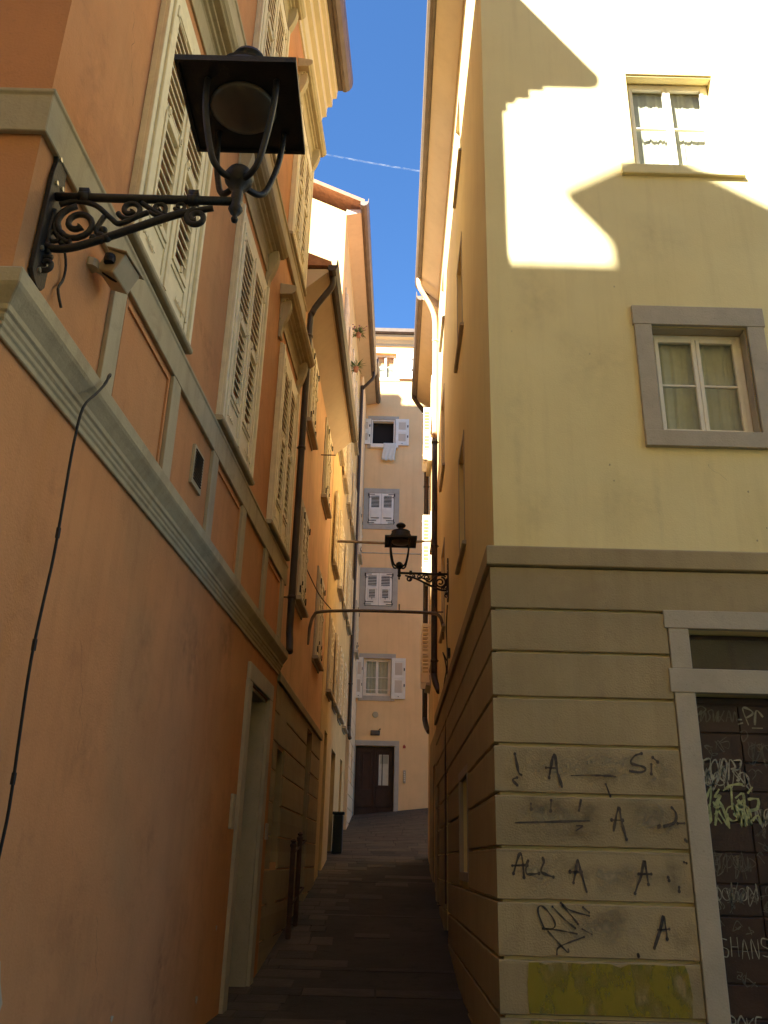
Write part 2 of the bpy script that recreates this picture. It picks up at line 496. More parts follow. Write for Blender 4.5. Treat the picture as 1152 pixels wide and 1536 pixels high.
def thing(name, label, cat, loc=(0, 0, 0), group=None):
    o = bpy.data.objects.new(name, None)
    COL.objects.link(o)
    o.location = loc
    o.empty_display_size = 0.2
    o['label'] = label; o['category'] = cat
    if group: o['group'] = group
    ORG[o.name] = Vector(loc)
    return o
def tag(o, label, cat, group=None):
    o['label'] = label; o['category'] = cat
    if group: o['group'] = group
    return o

def frameX(a, b, sg):            # a facade along the alley: s runs with Y, n points into the alley
    def P(s, n, z): return (a + b * s + sg * n, s, z)
    P.sg = sg
    return P
def frameY(y):                   # a facade facing the camera: s runs with X, n points at the camera
    def P(s, n, z): return (s, y - n, z)
    P.sg = 1
    return P

# ------------------------------------------------------------------ the ground
GP = [(-30, 0.0), (0, 0.0), (9, 0.0), (11, 0.02), (12.7, 0.15), (15.7, 0.60), (17.5, 0.80), (22.4, 1.46), (24.5, 1.80), (27, 2.24), (29.5, 2.68), (32, 3.14), (60, 3.5)]
def gz(x, y):
    for (a, za), (b, zb) in zip(GP, GP[1:]):
        if y <= b:
            z = za + (zb - za) * (y - a) / (b - a); break
    else:
        z = GP[-1][1]
    return z + max(0, min(1, (y - 24) / 6)) * (x + 0.2) * 0.115
def ground():
    xs = [-40, -16, -10, -6, -4, -3] + [-2.6 + 0.4 * i for i in range(16)] + [4.5, 6, 8, 12, 20, 40]
    ys = [-40, -20, -10, -4, 0, 3, 5, 7] + [8 + 0.5 * i for i in range(50)] + [34, 40, 60]
    m = MB()
    k = len(xs)
    m.v = [(x, y, gz(max(-4, min(4, x)), y)) for y in ys for x in xs]
    m.f = [(j * k + i, j * k + i + 1, (j + 1) * k + i + 1, (j + 1) * k + i) for j in range(len(ys) - 1) for i in range(k - 1)]
    m.m = [0] * len(m.f)
    o = m.build('ground', 'paving', smoothed=True)
    o['kind'] = 'structure'
ground()
def slabs():
    rg = random.Random(21)
    m = MB(); y = 6.0
    row = 0
    while y < 31.9:
        row += 1
        h = rg.choice((.32, .36, .42, .42, .5)); x = -2.35 - rg.uniform(0, .6)
        if y < 22.8 and row % 9 == 0: h = .16
        if y < 8: x = -2.3 - rg.uniform(0, .6)
        while x < 2.2:
            w_ = rg.uniform(.5, 1.25)
            lim = -1.05 + .045 * (y - 8) + rg.uniform(-.25, .25)        # the lane's middle is smooth dark surfacing; slabs line its left edge
            if y < 22.8 and row % 9 and x + w_ > lim and not (x < .9 + .0 * y and rg.random() < .07):
                if x < lim - .25: w_ = lim - x
                else:
                    x += w_; continue
            z = [gz(x + a, y + b) + .004 + rg.uniform(0, .007) for a in (.007, w_ - .007) for b in (.007, h - .007)]
            tw = rg.choice((0, 0, 0, 1, 1, 2, 2, 3)) if y < 24.6 else rg.choice((4, 4, 4, 2, 0)); j = [rg.uniform(-.006, .006) for _ in range(8)]
            c = [(x + .008 + j[0], y + .008 + j[1]), (x + w_ - .008 + j[2], y + .008 + j[3]), (x + w_ - .008 + j[4], y + h - .008 + j[5]), (x + .008 + j[6], y + h - .008 + j[7])]
            zz = [z[0], z[2], z[3], z[1]]
            vs = [(p[0], p[1], q) for p, q in zip(c, zz)] + [(p[0], p[1], q - .05) for p, q in zip(c, zz)]
            m.add(vs, [(0, 1, 2, 3), (0, 4, 5, 1), (1, 5, 6, 2), (2, 6, 7, 3), (3, 7, 4, 0)], tw)
            x += w_
        y += h
    o = m.build('paving', ['slab', 'slab_dark', 'slab_warm', 'slab_black', 'slab_pale'], bevel=.008)
    o['kind'] = 'structure'
for nm, c in (('slab', (.058, .049, .036)), ('slab_dark', (.038, .033, .025)), ('slab_warm', (.075, .058, .040)), ('slab_black', (.022, .020, .016)), ('slab_pale', (.082, .068, .046))):
    MT[nm] = surface(nm + '_stone', c, rough=.72, var=.22, scale=3.0, stain=(.02, .017, .013), stain_amt=.5, bump=.6, bump_scale=25, speck=.25)
slabs()
# ------------------------------------------------------------------ shutters and windows
def louvre_leaf(P, s0, s1, z0, z1, n, th=0.04, pitch=0.098, lod=1, flap=True, hinge_at='s0'):
    """a Persian shutter leaf: stiles, rails, an upper louvred light, a lower hinged flap with louvres, a solid foot panel"""
    m = MB()
    wd = s1 - s0; h = z1 - z0; st = min(0.085, wd * 0.17)
    na, nb = n, n + th
    zb = z0 + h * 0.13                       # foot panel top
    zm = z0 + h * (0.56 if flap else 0.5)
    m.box(P, s0, s0 + st, na, nb, z0, z1)
    m.box(P, s1 - st, s1, na, nb, z0, z1)
    m.box(P, s0 + st, s1 - st, na, nb - 0.002, z1 - 0.10, z1)
    m.box(P, s0 + st, s1 - st, na, nb - 0.002, z0, z0 + 0.07)
    m.box(P, s0 + st, s1 - st, na, nb - 0.002, zm - 0.035, zm + 0.035)
    m.box(P, s0 + st, s1 - st, na + 0.008, nb - 0.014, z0 + 0.07, zb)          # sunk foot panel
    m.box(P, s0 + st, s1 - st, na, nb - 0.002, zb, zb + 0.045)
    fs = 0.04 if flap else 0.0
    if flap:
        f0, f1 = s0 + st + 0.006, s1 - st - 0.006
        m.box(P, f0, f0 + fs, na + 0.006, nb + 0.012, zb + 0.05, zm - 0.04)
        m.box(P, f1 - fs, f1, na + 0.006, nb + 0.012, zb + 0.05, zm - 0.04)
        m.box(P, f0 + fs, f1 - fs, na + 0.006, nb + 0.010, zm - 0.09, zm - 0.04)
        m.box(P, f0 + fs, f1 - fs, na + 0.006, nb + 0.010, zb + 0.05, zb + 0.11)
    for (a, b, c, d) in ((s0 + st, s1 - st, zm + 0.035, z1 - 0.10), (s0 + st + fs, s1 - st - fs, zb + (0.11 if flap else 0.045), zm - (0.09 if flap else 0.035))):
        k = max(3, int((d - c) / (pitch * lod)))
        pz = (d - c) / k
        for i in range(k):
            zc = c + pz * (i + 0.5)
            m.prof(P, a, b, [(nb - 0.003, zc - pz * 0.42), (nb - 0.001, zc - pz * 0.24), (na + 0.000, zc + pz * 0.26), (na - 0.004, zc + pz * 0.08)])
    # iron straps and pintles
    if lod < 1.6:
        hs = s0 if hinge_at == 's0' else s1
        sgn = 1 if hinge_at == 's0' else -1
        for zc in (z0 + 0.14, z1 - 0.17):
            m.box(P, *sorted((hs + sgn * 0.01, hs + sgn * min(0.30, wd * .6))), nb, nb + 0.006, zc - 0.014, zc + 0.014, 1)
            m.tube([P(hs, nb + 0.012, zc - 0.05), P(hs, nb + 0.012, zc + 0.07)], 0.013, 6, 1)
            for q in (0.05, 0.11, 0.17, 0.23):
                m.box(P, hs + sgn * q - 0.006, hs + sgn * q + 0.006, nb + 0.006, nb + 0.012, zc - 0.007, zc + 0.007, 0)
        if flap:
            for q in (s0 + st + 0.05, s1 - st - 0.05):
                m.box(P, q - 0.016, q + 0.016, nb, nb + 0.022, zm - 0.07, zm + 0.03, 0)
                m.tube([P(q, nb + 0.026, zm - 0.055), P(q, nb + 0.026, zm + 0.0)], 0.010, 6, 0)
            m.box(P, (s0 + s1) / 2 - 0.01, (s0 + s1) / 2 + 0.01, nb + 0.01, nb + 0.03, zb + 0.06, zb + 0.13, 1)
    return m

def panel_leaf(P, s0, s1, z0, z1, n, th=0.04, tilt=None):
    """inside face of an opened leaf: frame with two ledged panels and small latches"""
    m = MB()
    wd = s1 - s0; h = z1 - z0; st = wd * 0.18
    zm = z0 + h * 0.52
    m.box(P, s0, s1, n, n + th * 0.6, z0, z1)
    m.box(P, s0, s0 + st, n + th * .6, n + th, z0, z1)
    m.box(P, s1 - st, s1, n + th * .6, n + th, z0, z1)
    for a, b in ((z0, z0 + h * 0.12), (zm - 0.05, zm + 0.05), (z1 - h * 0.08, z1)):
        m.box(P, s0 + st, s1 - st, n + th * .6, n + th - 0.003, a, b)
    m.box(P, s0 + st + .03, s1 - st - .03, n + th * .6, n + th * .8, z0 + h * 0.12 + .05, zm - 0.10, 1)
    m.box(P, s0 + st + .03, s1 - st - .03, n + th * .6, n + th * .8, zm + .10, z1 - h * 0.08 - .05, 1)
    for zz in (z0 + h * 0.33, z0 + h * 0.72):
        m.box(P, s1 - st * .7, s1 - st * .25, n + th, n + th + 0.02, zz - 0.05, zz + 0.05, 2)
    m.tube([P((s0 + s1) / 2, n + th, z0 + h * .06), P((s0 + s1) / 2, n + th + .05, z0 + h * .05)], 0.018, 6, 2)
    return m

def casement(P, s0, s1, z0, z1, n, parent, bars=1, mat='white', curtain=True, split=True, cz=None):
    fr = MB(); f = 0.055
    fr.box(P, s0, s0 + f, n - .05, n, z0, z1); fr.box(P, s1 - f, s1, n - .05, n, z0, z1)
    fr.box(P, s0 + f, s1 - f, n - .05, n - .002, z1 - f, z1); fr.box(P, s0 + f, s1 - f, n - .05, n - .002, z0, z0 + f)
    c = (s0 + s1) / 2
    leaves = ((s0 + f, c), (c, s1 - f)) if split else ((s0 + f, s1 - f),)
    for a, b in leaves:
        e = 0.045
        fr.box(P, a + .002, a + e, n - .04, n + .012, z0 + f, z1 - f); fr.box(P, b - e, b - .002, n - .04, n + .012, z0 + f, z1 - f)
        fr.box(P, a + e, b - e, n - .04, n + .010, z0 + f, z0 + f + e * 1.2); fr.box(P, a + e, b - e, n - .04, n + .010, z1 - f - e, z1 - f)
        for k in range(bars):
            zz = z0 + (z1 - z0) * (k + 1) / (bars + 1)
            fr.box(P, a + e, b - e, n - .03, n + .004, zz - .013, zz + .013)
    fo = fr.build('casement', mat, parent, bevel=0.004)
    MB().quad(P, s0 + f, s1 - f, n - .02, z0 + f, z1 - f).build('pane', 'glass', parent)
    if curtain:
        cm = MB(); k = 56
        zt = cz or z1 - f
        vs = []
        for i in range(k + 1):
            a = s0 + f + (s1 - s0 - 2 * f) * i / k
            d = n - .12 + .012 * math.sin(i * .83 + s0 * 7) + .009 * math.sin(i * 1.9 + 1 + z0) + .006 * math.sin(i * 3.1)
            d2 = n - .10 + .006 * math.sin(i * .9 + s0 * 7) + .004 * math.sin(i * 2.3)
            vs += [P(a + .008 * math.sin(i * .7), d, z0 + f * .5), P(a, d2, zt)]
        cm.add(vs, [(2 * i, 2 * i + 1, 2 * i + 3, 2 * i + 2) for i in range(k)])
        cm.build('curtain', 'curtain', parent, smoothed=True)
    return fo

def sill_mesh(P, s0, s1, z, proj=0.1, h=0.07):
    m = MB()
    m.prof(P, s0, s1, [(0.001, z - h), (proj - .015, z - h), (proj, z - h + .015), (proj, z - .015), (proj - .01, z), (0.001, z + .008)])
    return m

def surround_mesh(P, s0, s1, z0, z1, wd=0.2, pr=0.045, ears=0.0, dep=0.0):
    """stone frame round an opening, butted piece to piece"""
    m = MB()
    m.box(P, s0 - wd, s0, -dep, pr, z0 - (wd if ears == 0 else 0), z1)
    m.box(P, s1, s1 + wd, -dep, pr, z0 - (wd if ears == 0 else 0), z1)
    m.box(P, s0 - wd - ears, s1 + wd + ears, -dep * 0, pr + .003, z1 + .0005, z1 + wd)
    if ears == 0:
        m.box(P, s0, s1, 0.001, pr - .003, z0 - wd, z0)
    return m

# ------------------------------------------------------------------ terracotta house (left, near)
A0, A1 = 3.93, 12.9
PA = frameX(-2.32, 0.062, 1)
PAF = frameY(3.93)
XA = -2.32 + 0.062 * A0
XA1 = -2.32 + 0.062 * A1
ZA = 15.35
houseA = thing('terracotta_house', 'terracotta house on the left with cream louvred shutters, olive cornice and tall doorway', 'house', (XA, A0, 0))
wc = [(5.40, 6.62), (8.35, 9.60), (11.35, 12.50)]
W1Z = (5.95, 8.62); W2Z = (10.75, 13.25)
ops = [(a, b, W1Z[0], W1Z[1], .22) for a, b in wc] + [(a - .15, b - .15, W2Z[0], W2Z[1], .22) for a, b in wc]
ops.append((10.98, 12.22, -0.3, 3.66, .42))
m = MB()
m.wall(PA, A0, A1, -0.6, ZA, ops, 0, 0)
m.wall(PAF, -13, XA, -0.6, ZA, [], 0, 0)
m.add([(-13, 3.93, -.6), (-13, A1, -.6), (-13, A1, ZA), (-13, 3.93, ZA), (XA1, A1, -.6), (XA1, A1, ZA), (XA, A0, ZA)],
      [(0, 1, 2, 3), (1, 4, 5, 2), (3, 6, 5, 2)])
m.build('wall', 'terracotta', houseA)
pathA = [(-13, 3.93), (XA, A0), (XA1, A1)]
# string cornice above the ground floor
m = MB().sweep(pathA, [(.001, 4.13), (.025, 4.13), (.025, 4.17), (.037, 4.18), (.04, 4.21), (.05, 4.215), (.055, 4.25), (.068, 4.255),
                       (.072, 4.29), (.10, 4.335), (.125, 4.37), (.135, 4.39), (.14, 4.47), (.13, 4.485), (.001, 4.50)])
m.build('cornice', 'trim', houseA, bevel=0.006)
# plaster bands: sill band and strips of the panel zone
m = MB().sweep(pathA, [(.001, 5.52), (.04, 5.52), (.04, 5.80), (.052, 5.81), (.052, 5.84), (.001, 5.85)])
m.sweep(pathA, [(.001, 10.30), (.05, 10.30), (.05, 10.56), (.07, 10.58), (.07, 10.62), (.001, 10.64)])
m.build('sill_band', 'trim', houseA, bevel=0.006)
m = MB()
ed = []
for a, b in wc: ed += [a - .22, b + .02]
for e in ed: MB().box(PA, e, e + .22, .001, .037, 4.499, 5.518).build('panel_strip', 'trim', houseA, bevel=0.004)
for (a, b) in ((5.40, 6.64), (8.35, 9.62), (11.35, 12.52)):        # moulded frame of each panel under a window
    m = MB()
    m.box(PA, a + .05, b - .05, .001, .018, 4.56, 4.61); m.box(PA, a + .05, b - .05, .001, .018, 5.43, 5.47)
    m.box(PA, a + .05, a + .085, .001, .0175, 4.61, 5.43); m.box(PA, b - .085, b - .05, .001, .0175, 4.61, 5.43)
    m.build('panel_frame', 'terracotta', houseA)
m = MB()
m.box(PA, 7.50, 7.84, .001, .03, 4.88, 5.28)
for i in range(11): m.prof(PA, 7.53, 7.79, [(.032, 4.93 + i * .03), (.045, 4.935 + i * .03), (.032, 4.95 + i * .03)], 1)
m.build('air_vent', ['trim', 'rust'], houseA)

def hood(P, s0, s1, z, par, lod=1):
    m = MB()
    m.prof(P, s0 + .10, s1 - .10, [(.001, z - .52), (.025, z - .52), (.025, z - .24), (.04, z - .22), (.07, z - .21), (.075, z - .185), (.12, z - .178),
                                   (.125, z - .155), (.001, z - .14)])
    m.prof(P, s0, s1, [(.001, z - .155), (.19, z - .15), (.20, z - .135), (.225, z - .12), (.25, z - .08), (.25, z - .02), (.235, z), (.001, z + .04)])
    for a in (s0 + .12, s1 - .24):                                      # scroll consoles
        m.prof(P, a, a + .12, [(.001, z - .82), (.035, z - .84), (.055, z - .81), (.045, z - .75), (.06, z - .62), (.11, z - .50), (.15, z - .36), (.165, z - .25),
                               (.155, z - .175), (.001, z - .17)])
    m.build('hood', 'trim', par, bevel=0.005)

def windowA(a, b, z0, z1, hz, hoodspan, lod=1.0):
    m = MB()
    for x0, x1 in ((a - .20, a), (b, b + .20)):                          # moulded jambs
        m.box(PA, x0, x1, .001, .05, z0 - .02, z1 + .0)
    m.box(PA, a - .20, a - .145, .05, .085, z0 - .02, z1 + .15)
    m.box(PA, b + .145, b + .20, .05, .085, z0 - .02, z1 + .15)
    m.box(PA, a - .05, a, .05, .075, z0 - .02, z1 + .0)
    m.box(PA, b, b + .05, .05, .075, z0 - .02, z1 + .0)
    m.box(PA, a - .20, b + .20, .001, .053, z1 + .001, z1 + .18)
    wn = m.build('window', 'shutter', houseA, bevel=0.004)
    sill_mesh(PA, a - .24, b + .24, z0 - .02, .10, .06).build('sill', 'trim', wn, bevel=0.004)
    mid = (a + b) / 2
    for s0, s1, hg in ((a + .008, mid - .004, 's0'), (mid + .004, b - .008, 's1')):
        lf = louvre_leaf(PA, s0, s1, z0 + .012, z1 - .01, .02, .045, .098, lod, True, hg)
        if hg == 's0': lf.box(PA, mid - .035, mid + .03, .066, .082, z0 + .02, z1 - .02)
        lf.build('shutter', ['shutter', 'shutter'], wn, bevel=0.002 if lod < 1.2 else 0)
    hood(PA, hoodspan[0], hoodspan[1], hz, wn)
for (a, b) in wc: windowA(a, b, *W1Z, 9.60, (a - .52, b + .46))
for (a, b) in wc: windowA(a - .15, b - .15, *W2Z, 14.15, (a - .6, b + .3), 1.3)

# doorway
m = MB()
m.box(PA, 10.76, 10.98, -.02, .045, -.3, 3.66); m.box(PA, 12.22, 12.44, -.02, .045, -.3, 3.66)
m.box(PA, 10.76, 12.44, .001, .048, 3.6605, 3.88)
m.box(PA, 10.981, 11.03, -.40, -.021, -.3, 3.61); m.box(PA, 12.17, 12.219, -.40, .001, -.3, 3.61); m.box(PA, 10.981, 12.219, -.40, -.021, 3.611, 3.659)
dr = m.build('doorway', 'stone', houseA, bevel=0.006)
m = MB().box(PA, 11.03, 12.17, -.41, -.36, 0.0, 3.61)
for a, b in ((11.08, 11.57), (11.63, 12.12)):
    for c, d in ((.25, 1.1), (1.25, 2.35), (2.5, 3.4)): m.box(PA, a, b, -.36, -.34, c, d)
m.build('door', 'wood', dr, bevel=0.006)
# great cornice, soffit and gutter
m = MB().sweep(pathA, [(.001, 14.72), (.03, 14.72), (.03, 14.88), (.07, 14.90), (.09, 14.96), (.10, 15.02), (.11, 15.10), (.19, 15.12), (.19, 15.32), (.20, 15.36),
                       (.29, 15.37), (.29, 15.56), (.30, 15.58), (.37, 15.59), (.375, 15.76), (.385, 15.76), (.385, 15.84), (.001, 15.86)])
m.build('eaves_cornice', 'cove', houseA)
m = MB().sweep(pathA, [(.387, 15.98), (.387, 15.80), (.42, 15.79), (.48, 15.79), (.49, 15.76), (.55, 15.75), (.62, 15.80), (.665, 15.88), (.68, 15.98), (.68, 16.08), (.655, 16.08), (.65, 15.99)])
m.build('gutter', 'gutter', houseA)
m = MB()
xr = -7.4
m.add([(-13.5, 3.5, 16.0), (XA + .52, 3.5, 16.0), (XA1 + .52, A1, 16.0), (-13.5, A1, 16.0), (xr, 8.0, 18.9), (xr, A1, 18.9), (-13.5, 3.5, 15.87), (XA + .52, 3.5, 15.87), (XA1 + .52, A1, 15.87), (-13.5, A1, 15.87)],
      [(0, 1, 4), (1, 2, 5, 4), (0, 4, 5, 3), (2, 3, 5), (6, 7, 1, 0), (7, 8, 2, 1), (8, 9, 3, 2), (9, 6, 0, 3), (6, 7, 8, 9)])
m.build('roof', 'roof', houseA)
m = MB()
m.poly(PA, [(3.94, .55), (4.00, .53), (5.2, .5), (5.32, .62), (5.30, .75), (5.34, .84), (5.27, .95), (5.23, 1.05), (5.15, 1.12), (5.05, 1.1), (4.9, 1.16), (4.2, 1.15)], .001, .004)
m.build('bare_patch', 'sand', houseA)
m = MB().poly(PA, [(5.38, .40), (5.5, .37), (5.62, .42), (5.66, .50), (5.6, .56), (5.53, .54), (5.46, .5), (5.38, .48)], .001, .004)
m.build('bare_patch', 'sand', houseA)
rw = random.Random(3)
for i in range(16):
    MB().stain(PA, rw.uniform(4.6, 10.4), rw.uniform(.3, 3.9), rw.uniform(.15, .55), rw.uniform(.15, .6), .0008 + .0001 * i).build('wall_mottle', 'mottle' if i % 2 else 'fade', houseA)
for i in range(8):
    MB().stain(PA, rw.uniform(6.7, 8.2) if i % 2 else rw.uniform(4.1, 5.3), rw.uniform(6.2, 10), rw.uniform(.1, .35), rw.uniform(.2, .7), .0008 + .0001 * i).build('wall_mottle', 'mottle' if i % 3 else 'fade', houseA)
def crack(P, a, z, L, name, house, mat='crack', wd=.0035, n=.0026, slope=.3):
    pts = [(a, z)]
    for k in range(int(L / .07)):
        a += rw.uniform(-.05, .05) + slope * .05; z -= rw.uniform(.03, .09); pts.append((a, z))
    MB().stroke(P, pts, wd, n).build(name, mat, house)
for a_, z_, l_ in ((5.6, 2.9, .9), (7.9, 3.6, .7), (9.4, 1.6, .8), (6.6, 1.2, .6), (4.75, 7.6, .8)): crack(PA, a_, z_, l_, 'crack', houseA)
for a_, z_, r_ in ((6.1, .32, .05), (8.3, .22, .07), (9.7, .30, .05), (10.3, .9, .035), (7.2, .5, .03)):
    MB().poly(PA, [(a_ + r_ * (1 + .4 * math.sin(k * 2.3)) * math.cos(k * .7), z_ + r_ * (1 + .4 * math.cos(k * 1.7)) * math.sin(k * .7) * .7) for k in range(9)], .001, .0032).build('chip', 'sand', houseA)
m = MB()
m.box(PA, 10.45, 10.60, .001, .035, 1.90, 2.28); m.build('door_plate', 'sand', houseA, bevel=0.003)
MB().box(PA, 12.75, 12.86, .001, .03, 1.84, 2.05).build('door_plate', 'sand', houseA, bevel=0.003)

def downpipe(pts, r, parent, mat='pipe', brackets=(), P=None, name='downpipe'):
    m = MB().tube(smooth(pts, 4), r, 12)
    for q in brackets:
        q = Vector(q)
        m.lathe((q.x, q.y, q.z - .025), [(r + .012, 0), (r + .012, .05)], 12)
        if P is not None: m.tube([q, q + Vector((-P.sg * .14, 0, 0))], .012, 6)
    return m.build(name, mat, parent, smoothed=True)

# ------------------------------------------------------------------ orange house
B0, B1 = 12.905, 19.75
PB = frameX(-2.01, 0.036, 1)
houseB = thing('orange_house', 'lower orange plaster house left of the alley with dark gutter along its eaves', 'house', (PB(B0, 0, 0)[0], B0, 0))
ops = [(14.35, 15.2, 5.75, 7.45, .2), (14.35, 15.2, 9.15, 10.75, .2), (17.6, 18.5, 5.45, 7.25, .2), (17.6, 18.5, 9.0, 10.8, .2),
       (13.35, 14.15, 1.55, 3.15, .3, 1), (17.1, 17.95, .3, 3.95, .3, 1)]
m = MB().wall(PB, B0, B1, -.6, 11.4, ops, 0, 0)
x0, x1 = PB(B0, 0, 0)[0], PB(B1, 0, 0)[0]
m.add([(x0, B0, -.6), (-9, B0, -.6), (-9, B1, -.6), (x1, B1, -.6), (x0, B0, 11.4), (-9, B0, 11.4), (-9, B1, 11.4), (x1, B1, 11.4)],
      [(0, 1, 5, 4), (1, 2, 6, 5), (2, 3, 7, 6), (4, 5, 6, 7)])
m.build('wall', ['orange', 'base'], houseB)
m = MB()
segs = [(B0 + .01, 13.34), (14.16, 17.09), (17.96, B1)]
zz = [.0, .55, 1.0, 1.45, 1.90, 2.35, 2.80, 3.20, 3.62, 4.05]
for a, b in segs:
    for c, d in zip(zz, zz[1:]): m.course(PB, a, b, .001, .03, c + .012, d - .012)
m.box(PB, 13.341, 14.159, .001, .03, .01, 1.44); m.box(PB, 13.341, 14.159, .001, .03, 3.21, 4.04)
m.box(PB, 17.091, 17.959, .001, .03, 3.96, 4.04)
m.build('rusticated_base', 'base', houseB)
m = MB().prof(PB, B0 + .01, B1, [(.001, 4.05), (.07, 4.05), (.075, 4.16), (.06, 4.2), (.001, 4.22)])
m.build('string_course', 'base', houseB, bevel=0.006)
MB().box(PB, 13.36, 14.14, -.28, -.24, 1.56, 3.14).build('hatch', 'wood', houseB)
MB().box(PB, 17.11, 17.94, -.28, -.24, .3, 3.94).build('door', 'wood', houseB)

def window_shut(P, a, b, z0, z1, house, leaves='shut', sr='sand', lod=1.5, wd=.13, curtain=True):
    wn = surround_mesh(P, a, b, z0, z1, wd, .03).build('window', sr, house, bevel=0.004)
    sill_mesh(P, a - wd - .06, b + wd + .06, z0 - .0, .13, .07).build('sill', sr, wn)
    mid = (a + b) / 2; w2 = (b - a) / 2
    if leaves == 'shut':
        for s0, s1, hg in ((a, mid - .003, 's0'), (mid + .003, b, 's1')):
            louvre_leaf(P, s0 + .005, s1 - .005, z0 + .02, z1 - .01, .035, .04, .07, lod, True, hg).build('shutter', ['shutter', 'iron'], wn)
    else:
        casement(P, a, b, z0 + .01, z1, -.12, wn, 1, curtain=curtain)
        for s0, s1, hg in ((a - w2 - .02, a - .02, 's1'), (b + .02, b + w2 + .02, 's0')):
            n = .06 if leaves == 'open' else .06
            louvre_leaf(P, s0, s1, z0 + .02, z1 - .01, n, .04, .07, lod, False, hg).build('shutter', ['shutter', 'iron'], wn)
    return wn
window_shut(PB, 14.35, 15.2, 5.75, 7.45, houseB)
window_shut(PB, 14.35, 15.2, 9.15, 10.75, houseB)
window_shut(PB, 17.6, 18.5, 5.45, 7.25, houseB)
window_shut(PB, 17.6, 18.5, 9.0, 10.8, houseB)
m = MB().sweep([(PB(B0 + .0, 0, 0)[0], B0 + .01), (PB(B1, 0, 0)[0], B1)], [(.001, 11.05), (.40, 11.42), (.43, 11.42), (.43, 11.5), (.001, 11.5)])
m.build('soffit', 'soffit', houseB)
m = MB().sweep([(PB(B0 + .0, 0, 0)[0], B0 - .05), (PB(B1, 0, 0)[0], B1 + .02)], [(.42, 11.48), (.44, 11.44), (.50, 11.42), (.56, 11.45), (.60, 11.53), (.60, 11.66), (.585, 11.66), (.57, 11.55), (.43, 11.55)])
m.build('gutter', 'pipe', houseB)
m = MB()
xg0, xg1 = PB(B0, .48, 0)[0], PB(B1, .48, 0)[0]
m.add([(xg0, B0 - .05, 11.64), (xg1, B1, 11.64), (-5, B1, 13.3), (-5, B0 - .05, 13.3), (xg0, B0 - .05, 11.55), (xg1, B1, 11.55), (-9, B1, 11.55), (-9, B0 - .05, 11.55)],
      [(0, 1, 2, 3), (4, 5, 1, 0), (4, 5, 6, 7), (0, 3, 7, 4), (1, 2, 6, 5), (3, 2, 6, 7)])
m.build('roof', 'roof', houseB)
q = lambda s, n, z: PB(s, n, z)
downpipe([q(13.05, .50, 11.45), q(13.06, .49, 11.25), q(13.08, .33, 11.0), q(13.1, .16, 10.7), q(13.1, .13, 10.3), q(13.1, .13, 7.5), q(13.1, .13, 5.3), q(13.1, .13, 4.9), q(13.05, .15, 4.7), q(12.95, .17, 4.5)],
         .056, houseB, 'pipe', [q(13.1, .13, 5.4), q(13.1, .13, 8.0), q(13.1, .13, 10.2)], PB)
m = MB().tube([q(17.0, .0, 9.75), q(17.0, .32, 9.75)], .012, 6)
m.build('wall_hook', 'rust', houseB)

# ------------------------------------------------------------------ ochre house
C0, C1 = 19.80, 28.75
PC = frameX(-1.86, 0.0285, 1)
houseC = thing('ochre_house', 'tall ochre house with sunlit gable and opened peeling shutters left of the alley', 'house', (PC(C0, 0, 0)[0], C0, 0))
cols = [(20.75, 21.6), (22.75, 23.6), (24.75, 25.6), (26.75, 27.6)]
fl = [(5.35, 7.1), (8.5, 10.35), (11.8, 13.6), (15.0, 16.7)]
ops = [(a, b, c, d, .2) for a, b in cols for c, d in fl] + [(20.9, 21.7, .9, 4.45, .3), (23.2, 24.6, 1.3, 4.3, .35), (26.6, 27.5, 1.8, 4.4, .3)]
m = MB().wall(PC, C0, C1, -.5, 18.8, ops, 0, 0, 0)
x0, x1 = PC(C0, 0, 0)[0], PC(C1, 0, 0)[0]
m.add([(x0, C0, -.5), (-9, C0, -.5), (-9, C1, -.5), (x1, C1, -.5), (x0, C0, 18.8), (-5, C0, 20.55), (-9, C0, 18.8), (x1, C1, 18.8), (-5, C1, 20.55), (-9, C1, 18.8)],
      [(0, 1, 6, 5, 4), (1, 2, 9, 6), (2, 3, 7, 8, 9), (4, 5, 8, 7), (5, 6, 9, 8)])
m.build('wall', 'ochre', houseC)
m = MB()
for a_ in ((20.92, 21.68, -.28, -.24, 1.0, 4.44), (23.22, 24.58, -.33, -.29, 1.4, 4.29), (26.62, 27.48, -.28, -.24, 1.9, 4.39)): MB().box(PC, *a_).build('door', 'dark', houseC)
for i, (a, b) in enumerate(cols):
    for j, (c, d) in enumerate(fl):
        window_shut(PC, a, b, c, d, houseC, 'open' if (i + 2 * j) % 3 else 'shut', 'sand', 1.7, .12)
m = MB().sweep([(x0, C0 + .01), (x1, C1)], [(.001, 18.7), (.40, 18.78), (.42, 18.78), (.42, 18.9), (.001, 18.9)])
m.build('soffit', 'soffit', houseC)
m = MB().sweep([(x0, C0 - .3), (x1, C1 + .05)], [(.40, 18.86), (.42, 18.80), (.50, 18.77), (.58, 18.80), (.63, 18.88), (.64, 19.02), (.625, 19.02), (.61, 18.92), (.41, 18.92)])
m.build('gutter', 'gutter', houseC)
m = MB()
xa, xb = x0 + .52, x1 + .52
m.add([(xa, C0 - .3, 19.0), (xb, C1, 19.0), (-5, C1, 21.0), (-5, C0 - .3, 21.0), (xa, C0 - .3, 18.88), (xb, C1, 18.88), (-5, C1, 20.86), (-5, C0 - .3, 20.86), (-9.5, C1, 19.0), (-9.5, C0 - .3, 19.0), (-9.5, C1, 18.88), (-9.5, C0 - .3, 18.88)],
      [(0, 1, 2, 3), (4, 5, 6, 7), (4, 5, 1, 0), (0, 3, 7, 4), (1, 2, 6, 5), (3, 2, 8, 9), (7, 6, 10, 11), (9, 3, 7, 11), (8, 9, 11, 10)])
m.build('roof', 'roof', houseC)
